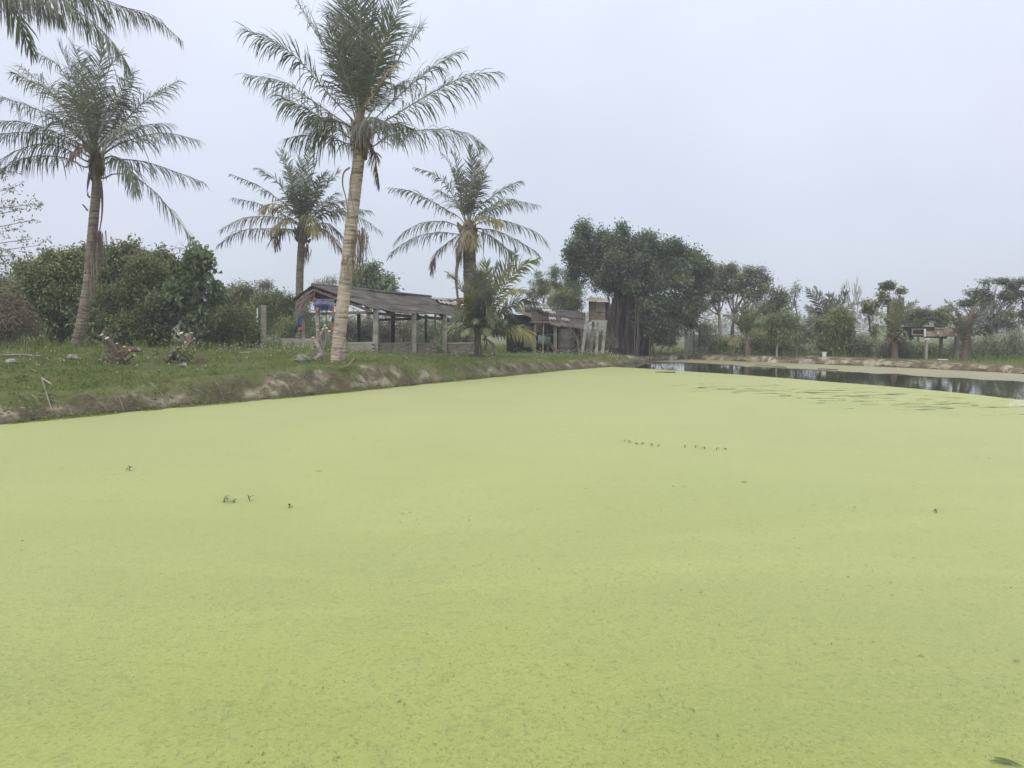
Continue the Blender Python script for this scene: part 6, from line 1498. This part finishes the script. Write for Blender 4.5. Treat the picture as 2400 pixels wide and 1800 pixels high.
def stump(name, label, base, stubs, trunk_r, d, mat='bark', facemat='cutwood', cr_=None, lumps=0, sprout=40):
    t = thing(name, label, 'stump', base)
    mb = MB(); base = np.asarray(base)
    mb.tube([base - [0, 0, .15], base + [0, 0, .12], base + [0, 0, .35]], [trunk_r * 1.4, trunk_r * 1.1, trunk_r * .9], 9, wob=.14)
    for i in range(lumps):
        mb.blob(base + np.array([rng.normal(0, trunk_r * 1.5), rng.normal(0, trunk_r), rng.uniform(.02, .25)]), rng.uniform(.06, .13), rough=.35)
    mb.build('trunk', MAT[mat], t)
    for q in stubs:
        x, y, r = q[:3]; r *= .74; fm = q[3] if len(q) > 3 else facemat
        e_ = P(*cr_(x, y), d + rng.uniform(-.3, .15)); a = base + [0, 0, .15] + rng.normal(0, .06, 3)
        dr = unit(unit(e_ - a) + np.array([0, -.45, .2]))
        mid = lerp(a, e_, .55) + rng.normal(0, .04, 3)
        mb = MB(); mb.tube(catmull([a, mid, e_ - dr * .06, e_], 7), np.linspace(r * 1.25, r, 7), 8, wob=.06); br_ = mb.build('branch_stub', MAT[mat], t)
        mb = MB(); mb.tube([e_, e_ + dr * .012], [r * .99, r * .95], 8); mb.build('cut_face', MAT[fm], br_)
    pts = base + np.stack([rng.normal(0, trunk_r * 2.2, sprout), rng.normal(-.1, trunk_r * 1.2, sprout), rng.uniform(.02, .45, sprout)], 1)
    tag(leaves('sprouts', pts, 'leaf_dry', t, .09, .045, None, .2, .05, 3), kind='stuff')
    return t
stump('pruned_stump', 'heavily pruned stump with many pale sawn ends near the curved palm', G(272, 20.6), [(880, 865, .075), (925, 895, .08), (965, 912, .055), (1010, 942, .06), (968, 985, .05), (1075, 970, .06, 'cutwood_orange'), (1200, 990, .085, 'bark_pale'), (860, 930, .03), (1120, 1000, .05, 'cutwood_orange'), (1160, 1040, .04)], .12, 20.6, 'bark', 'cutwood', c2, 10)
stump('pruned_stump', 'reddish twin stump with two sawn tops before the big leaved tree', G(432, 23.8), [(1568, 850, .09), (1655, 850, .08), (1600, 930, .05), (1680, 900, .04)], .11, 23.8, 'bark', 'cutwood', c2, 5)
stump('pruned_stump', 'mottled pruned tree stump with white sawn branch ends beside the tall palm', G(753, 23.4), [(575, 645, .055), (650, 655, .07), (690, 710, .06), (630, 690, .05), (540, 770, .075, 'cutwood_orange'), (600, 720, .06), (665, 680, .05), (585, 700, .04)], .15, 23.4, 'bark_pale', 'cutwood', c4, 4)
stump('rotten_stump', 'low rotten stump sprouting green leaves on the grass', G(424, 21.2), [(1500, 1010, .05, 'bark'), (1540, 1060, .05, 'bark')], .13, 21.2, 'bark', 'bark', c2, 6)
sp_ = thing('sapling', 'small leafy sprout growing against the rotten stump', 'plant', G(432, 20.9))
pts = np.array([G(432, 20.9) + np.array([rng.normal(0, .12), rng.normal(0, .1), rng.uniform(.05, .5)]) for i in range(55)])
leaves('leaves', pts, 'leaf_mid', sp_, .13, .07, None, .2, .05, 3)
mb = MB(); mb.tube([G(432, 20.9), G(432, 20.9, .5)], [.015, .006], 5); mb.build('stem', MAT['twig'], sp_)
# poles, sticks and husks on the grass
def stick(label, pts, r, mat='wood_grey', name='pole', cat='pole'):
    q = [G(x, d, r * .7 + lf) for x, d, lf in pts]
    mb = MB(); mb.tube(catmull(q, 10), np.linspace(r * 1.1, r * .8, 10), 7, wob=.05); return tag(mb.build(name, MAT[mat]), label, cat)
stick('long grey bamboo pole lying in the grass at the left edge', [(-40, 19.4, .03), (40, 20.2, .06), (95, 20.6, .05)], .04)
stick('green palm stalk lying below the tall palm', [(795, 20.9, .05), (815, 21.2, .12), (830, 21.5, .22)], .035, 'frond_yellow', 'palm_stalk', 'stalk')
stick('curved dead stalk lying behind the second stump', [(455, 24.0, .05), (465, 23.7, .03), (475, 23.6, .05)], .02, 'bark_pale', 'dead_stalk', 'stalk')
stick('pale stick lying at the foot of the thicket', [(560, 25.5, .03), (590, 25.8, .05)], .02, 'bark_pale', 'stick', 'stick')
stick('thin bare stick poking out of the left bank slope', [(95, 14.9, .25), (108, 14.5, .1), (116, 14.2, .02)], .012, 'twig', 'stick', 'stick')
stick('dry branch lying on the bank edge at the left', [(45, 16.6, .03), (70, 16.9, .05), (85, 16.8, .02)], .025, 'wood', 'dead_branch', 'branch')
stick('dry branch with pale bark lying on the bare left bank', [(95, 16.2, .04), (105, 16.0, .05), (118, 15.8, .03)], .022, 'bark_pale', 'dead_branch', 'branch')
stick('brown log lying in the grass left of the mottled stump', [(690, 23.2, .03), (728, 23.4, .05)], .06, 'wood', 'log', 'log')
g_ = G(708, 21.6); mb = MB(); mb.blob(g_ + [0, 0, .10], (.22, .18, .16), 9, 6, .2); tag(mb.build('coconut_husk', MAT['leaf_grey']), 'grey green husk lying on the grass left of the tall palm', 'husk')
for lb, px, d, r in (('fallen coconut husk at the foot of the curved palm', 170, 21.2, .13), ('pale broken husk beside the bamboo pole', 24, 18.6, .1), ('pale husk lying below the rotten stump', 428, 20.2, .09)):
    g_ = G(px, d); mb = MB(); mb.blob(g_ + [0, 0, r * .5], (r * 1.3, r, r * .8), 8, 6, .25); tag(mb.build('coconut_husk', MAT['bark_pale']), lb, 'husk')
# rope along the thicket
rp = [P(*c2(740, 880), 24.8), P(*c2(900, 862), 24.7), P(*c2(1150, 832), 24.8), P(*c2(1400, 800), 25.5), P(*c2(1560, 790), 26)]
mb = MB(); mb.tube(catmull(rp, 20), .012, 5); tag(mb.build('rope', MAT['rope']), 'thin sagging rope strung from the curved palm along the thicket', 'rope')
# water plants and floating things on the pond
def leaf_mesh(mb, p, az, el, L_, wd, bend=.6):
    d = np.array([math.cos(az), math.sin(az), 0]); sdv = np.array([-d[1], d[0], 0])
    prof = [.15, .8, 1.0, .7, .05]; V = []
    q = np.asarray(p, float); e_ = el
    for i, w_ in enumerate(prof):
        V += [q - sdv * wd * w_ / 2 + [0, 0, .12 * wd * w_], q, q + sdv * wd * w_ / 2 + [0, 0, .12 * wd * w_]]
        q = q + (d * math.cos(e_) + np.array([0, 0, math.sin(e_)])) * L_ / 4; e_ -= bend / 4
    F = []
    for i in range(4):
        a = i * 3; F += [(a, a + 1, a + 4, a + 3), (a + 1, a + 2, a + 5, a + 4)]
    return mb.add(V, F)
MAT['sprig'] = M('water_plant_leaf', (0.10, 0.145, 0.05), (0.17, 0.22, 0.075), 12.0, 0.5, 0.4, transl=0.2)
def water_plant(label, px, py, n, L_, group=None, h=.05):
    b = Wz(px, py); b[2] = .005
    t = thing('water_plant', label, 'plant', b, group)
    L_ *= .72; h *= .8; st = MB(); st.tube([b, b + [rng.normal(0, .01), 0, h]], [.005, .004], 5); st.build('stem', MAT['sprig'], t)
    for i in range(n):
        mb = MB(); leaf_mesh(mb, b + [0, 0, h * rng.uniform(.3, 1)], rng.uniform(0, 6.28), rng.uniform(.1, .75), L_ * rng.uniform(.6, 1.0), L_ * .42, rng.uniform(.6, 1.6)); mb.build('leaf', MAT['sprig'], t)
water_plant('largest sprouting water plant of the near cluster on the duckweed', 525, 1178, 4, .13)
water_plant('small water plant right beside the largest sprout', 548, 1180, 3, .09)
water_plant('water plant with one raised leaf third in the near cluster', 585, 1174, 2, .10, h=.07)
water_plant('stray water plant right of the near cluster', 677, 1192, 2, .09)
water_plant('lone water plant far left on the duckweed', 305, 1104, 3, .11)
water_plant('lone tiny water plant far right on the duckweed', 2195, 1203, 3, .07)
c9 = crop(1450, 960, 7.373)
ORD = 'first second third fourth fifth sixth seventh eighth ninth tenth eleventh'.split()
for q_, (x, y, n) in enumerate(((100, 560, 1), (190, 590, 4), (320, 612, 3), (415, 610, 2), (575, 640, 4), (680, 650, 2), (1140, 665, 2), (1320, 668, 2), (1490, 695, 2), (1695, 705, 2), (1845, 710, 2))):
    water_plant(ORD[q_] + ' tiny sprout from the left in the row of water plants in mid pond', *c9(x, y), n, .085, 'row of tiny water plants in mid pond', .04)
def floating_leaf(label, px, py, L_, az, wd=.3, mat='weed'):
    b = Wz(px, py); b[2] = .014; mb = MB(); leaf_mesh(mb, b, az, .1, L_, L_ * wd, .25); return tag(mb.build('floating_leaf', MAT[mat]), label, 'leaf')
floating_leaf('dark long leaf floating at the bottom right corner', 2328, 1782, .10, -.75, .22)
floating_leaf('second thinner leaf beside the dark long leaf at the corner', 2318, 1790, .08, -.35, .18)
floating_leaf('small brown leaf floating right of the middle foreground', 2150, 1542, .04, .05, .28, 'bits')
floating_leaf('dark leaf floating at the right edge of the foreground', 2392, 1556, .04, 2.9, .3, 'bits')
floating_leaf('tiny dark leaf floating in the middle of the pond', 1737, 1133, .08, .1, .4)
floating_leaf('thin dark leaf floating in front of the palm bank', 738, 1107, .09, .1, .3)
a, b = Wz(1536, 873), Wz(1582, 875)
mb = MB(); mb.tube([a + [0, 0, .02], lerp(a, b, .5) + [0, 0, .03], b + [0, 0, .03]], [.02, .03, .04], 6); tag(mb.build('floating_stick', MAT['wood']), 'dark stick floating near the duckweed edge', 'stick')
a, b = Wz(1772, 856), Wz(1842, 862)
mb = MB(); mb.tube([a + [0, 0, .02], b + [0, 0, .02]], [.03, .04], 6); tag(mb.build('floating_stick', MAT['wood']), 'long thin pole floating in the scum by the far edging', 'stick')
a, b = Wz(1918, 866), Wz(1962, 868.5)
mb = MB(); mb.tube([a + [0, 0, .02], b + [0, 0, .02]], [.04, .05], 6); tag(mb.build('floating_stick', MAT['wood']), 'short dark log floating below the bucket', 'stick')
# splash of the aerator at the right edge
MAT['spray'] = M('water_spray', (.85, .87, .9), rough=.3, spec=.5)
g_ = Wz(2386, 951); t = thing('water_splash', 'small white water splash at the right edge of the pond', 'splash', g_)
mb = MB()
for i in range(340):
    mb.blob(g_ + np.array([rng.normal(.12, .15), rng.normal(0, .12), abs(rng.normal(0, .10)) + .005]), rng.uniform(.003, .009), 4, 3, .2)
mb.build('droplets', MAT['spray'], t)
mb = MB()
for i in range(26): mb.blob(g_ + np.array([rng.normal(0, .22), rng.normal(0, .12), .006]), (rng.uniform(.01, .035), rng.uniform(.01, .03), .006), 6, 4, .2)
mb.build('foam', MAT['spray'], t)

leafmat('duck_fringe', (0.22, 0.27, 0.07), (0.33, 0.36, 0.12))
# ------------------------------------------------------------------ grass, weeds and flowers on the banks
def scatter(n, x0, x1, y0, y1, dens):
    x = rng.uniform(x0, x1, n); y = rng.uniform(y0, y1, n)
    s = sdist(x, y)
    vis = np.abs(x) < y * .76 + 1.0
    k = dens(x, y, s) > rng.random(n)
    k &= vis & (s > .03)
    return x[k], y[k], s[k]
def dens(x, y, s):
    so_ = soil_amount(x, y, s)
    d_ = np.clip(1.25 - 1.3 * so_, .05, 1) * np.clip(18 / np.hypot(x, y), .25, 1) * np.clip((fbm(x * .8, y * .8, 55, 4) - .30) * 3.0, .12, 1.15)
    return d_ * np.clip((14 - s) / 4, .1, 1)
def blades(name, x, y, hmin, hmax, wd, mat, per=5, spread=.05, lean=.5):
    n = len(x) * per
    x = np.repeat(x, per) + rng.normal(0, spread, len(x) * per); y = np.repeat(y, per) + rng.normal(0, spread, n)
    z = height(x, y)
    k = z > .02; x, y, z = x[k], y[k], z[k]; n = len(x)
    hgt = rng.uniform(hmin, hmax, n) * (.5 + 1.0 * fbm(x * 1.3, y * 1.3, 57, 3)); a = rng.uniform(0, 6.283, n); ln_ = rng.normal(0, lean, n) * hgt; a2 = rng.uniform(0, 6.283, n)
    b = np.stack([x, y, z - .01], 1); wv = np.stack([np.cos(a), np.sin(a), 0 * a], 1) * (wd * rng.uniform(.6, 1.3, n))[:, None]
    dv = np.stack([np.cos(a2) * ln_, np.sin(a2) * ln_, hgt], 1)
    V = np.stack([b - wv, b + wv, b + dv * .55 + wv * .8, b + dv * .55 - wv * .8, b + dv * np.array([1.25, 1.25, .95])], 1).reshape(-1, 3)
    j = np.arange(n) * 5
    return np_mesh(name, V, [np.stack([j, j + 1, j + 2, j + 3], 1), np.stack([j + 3, j + 2, j + 4], 1)], MAT[mat])
x, y, s = scatter(80000, -26, 8, 11, 44, dens)
tag(blades('grass', x, y, .05, .15, .006, 'grass', 5), 'short rough grass covering the left bank', kind='stuff')
x, y, s = scatter(26000, 2, 27, 24, 50, dens)
tag(blades('grass', x, y, .05, .16, .008, 'grass', 4), 'thin dry grass on the far bank', kind='stuff')
x, y, s = scatter(60000, -22, 8, 11, 40, lambda x, y, s: (s < 1.7) * np.clip((fbm(x * .9, y * .9, 63, 4) - .42) * 3, 0, 1) * np.clip(s - .1, .08, 1))
tag(blades('edge_grass', x, y, .06, .20, .006, 'grass', 5, .04, .8), 'rough grass tufts spilling over the lip of the left bank', kind='stuff')
# broad weeds in patches
def wdens(x, y, s):
    p = fbm(x * .45, y * .45, 77, 3)
    near = np.exp(-((x + 10.2) ** 2 / 9 + (y - 16.2) ** 2 / 5)) + .8 * np.exp(-((x + 11) ** 2 / 5 + (y - 13.9) ** 2 / 2.5))
    return np.clip((p - .52) * 5, 0, 1) * .35 + near
x, y, s = scatter(9000, -26, 8, 11, 40, wdens)
z = height(x, y); k = z > .06
pts = np.stack([x, y, z + .05 + .05 * rng.random(len(x))], 1)[k]
tag(leaves('weeds_foliage', pts, 'weed', None, .085, .05, None, -.3, .07, 7), 'broad leaved weeds creeping over the left bank', kind='stuff')
# roughness along the foot of hedges
x, y, s = scatter(9000, -26, 27, 20, 50, lambda x, y, s: np.clip((s - 5.5) / 3, 0, 1) * (x < 6) + (x >= 6) * np.clip((s - 2.2) / 1.5, 0, 1) * (.5 + .5 * (x > 9)))
tag(blades('tall_grass', x, y, .15, .45, .012, 'grass', 4, .1, .4), 'taller rough grass at the foot of bushes and hedges', kind='stuff')
# white flowers
fx, fy = [], []
for px, d, n, sx, sy in ((1420, 36.8, 110, .7, .5), (1330, 36.2, 60, 1.2, .5), (560, 27, 120, 2.0, 1.0), (500, 26.5, 60, 1.5, .6), (150, 19.5, 60, 2.2, 1.2), (1100, 30.5, 16, 1.0, .4), (900, 26, 16, 2, 1), (1300, 35.2, 30, 1.5, .5), (420, 22, 16, 3, 2)):
    c_ = G(px, d); fx += list(c_[0] + rng.normal(0, sx, n)); fy += list(c_[1] + rng.normal(0, sy, n))
fx, fy = np.array(fx), np.array(fy); k = sdist(fx, fy) > .3; fx, fy = fx[k], fy[k]
fz = height(fx, fy) + rng.uniform(.08, .3, len(fx))
c_ = np.stack([fx, fy, fz], 1); n = len(c_); r_ = rng.uniform(.012, .026, n)
V = np.stack([c_ + np.stack([r_ * math.cos(a), 0 * r_ - r_ * .4 * math.sin(a), r_ * math.sin(a)], 1) for a in np.arange(6) * math.pi / 3], 1).reshape(-1, 3)
tag(np_mesh('wild_flowers', V, [np.arange(n * 6).reshape(-1, 6)], MAT['flower']), 'small white wild flowers dotted over the bank', kind='stuff')
# leaf litter and scraps
x, y, s = scatter(5200, -24, 8, 12, 42, lambda x, y, s: np.clip(1 - s / 8, 0, 1) * .8)
z = height(x, y)
tag(leaves('leaf_litter_debris', np.stack([x, y, z + .015], 1), 'leaf_dry', None, .10, .04, None, 0, .02, 1, flat=1.0), 'dead leaves and twig scraps lying on the left bank', kind='stuff')

# clods and crumbs of earth on the slope, and duckweed stranded along the water's edge
x, y, s = scatter(9000, -22, 8, 11, 40, lambda x, y, s: (s < 1.1) * .9)
z = height(x, y); n = len(x); r_ = rng.uniform(.012, .05, n) * (1 + (rng.random(n) < .05) * 1.5)
c_ = np.stack([x, y, z], 1)
oct_ = np.array([[1, 0, 0], [0, 1, 0], [-1, 0, 0], [0, -1, 0], [0, 0, .7], [0, 0, -.7]])
V = (c_[:, None, :] + oct_[None] * r_[:, None, None] * rng.uniform(.6, 1.4, (n, 6, 1))).reshape(-1, 3)
j = np.arange(n) * 6
MAT['clod'] = M('earth_clods', (0.085, 0.072, 0.045), (0.24, 0.21, 0.145), 1.5, 0.95, 0.1)
tag(np_mesh('earth_clod_rubble', V, [np.concatenate([np.stack([j + a, j + (a + 1) % 4, j + 4], 1) for a in range(4)] + [np.stack([j + (a + 1) % 4, j + a, j + 5], 1) for a in range(4)])], MAT['clod']), 'crumbs and clods of earth on the eroded left bank slope', kind='stuff')
n = 26000
q = rng.random(n); sh = np.array(shore); st = np.concatenate([[0], np.cumsum(np.hypot(*np.diff(sh, axis=0).T))])
x = np.interp(q * st[-1], st, sh[:, 0]) + rng.normal(0, .10, n); y = np.interp(q * st[-1], st, sh[:, 1]) + rng.normal(0, .10, n)
z = height(x, y); k = (z > -.05) & (z < .05 + .06 * fbm(x * 2, y * 2, 15, 3)) & (fbm(x * 1.5, y * 1.5, 19, 3) > .42); x, y, z = x[k], y[k], z[k]
tag(leaves('duckweed_fringe', np.stack([x, y, np.maximum(z, .008) + .006], 1), 'duck_fringe', None, .028, .022, None, 0, .012, 2, flat=1.0), 'duckweed stranded along the muddy water edge', kind='stuff')
# roots and dry stalks trailing down the slope
mb = MB()
for i in range(80):
    q = rng.random() * st[-1]; x, y = np.interp(q, st, sh[:, 0]), np.interp(q, st, sh[:, 1])
    n_l = unit(np.array([-.83, .56])); o_ = rng.uniform(.35, 1.0); a = np.array([x, y]) + n_l * o_; b = a - n_l * rng.uniform(.2, .6) + rng.normal(0, .12, 2)
    pz = [np.array([*(a * (1 - t) + b * t), gz(*(a * (1 - t) + b * t)) + .03 + .05 * math.sin(3.1 * t)]) for t in (0, .35, .7, 1)]
    mb.tube(pz, [.006, .005, .004, .002], 4, cap=False)
o = mb.build('root_debris', MAT['twig']); tag(o, 'thin dry roots and stalks trailing down the left bank', kind='stuff')

# ------------------------------------------------------------------ the air
bpy.context.view_layer.update()
zmax = max((o.matrix_world @ Vector(c)).z for o in SC.objects if o.type == 'MESH' for c in o.bound_box) + 0.6
mb = MB(); mb.box((0, 600, (zmax - 1.9) / 2), (1860, 1860, zmax + 1.9))
hz = bpy.data.materials.new('humid_air'); hz.use_nodes = True
n_ = hz.node_tree.nodes; n_.clear()
ho = n_.new('ShaderNodeOutputMaterial'); hv = n_.new('ShaderNodeVolumePrincipled')
hv.inputs['Color'].default_value = (.92, .95, 1.0, 1); hv.inputs['Density'].default_value = HAZE if 'HAZE' in globals() else 0.0019
hz.node_tree.links.new(hv.outputs[0], ho.inputs['Volume'])
tag(mb.build('haze', hz, base=(0, 600, 0)), 'thin humid haze hanging over the whole place', kind='stuff')
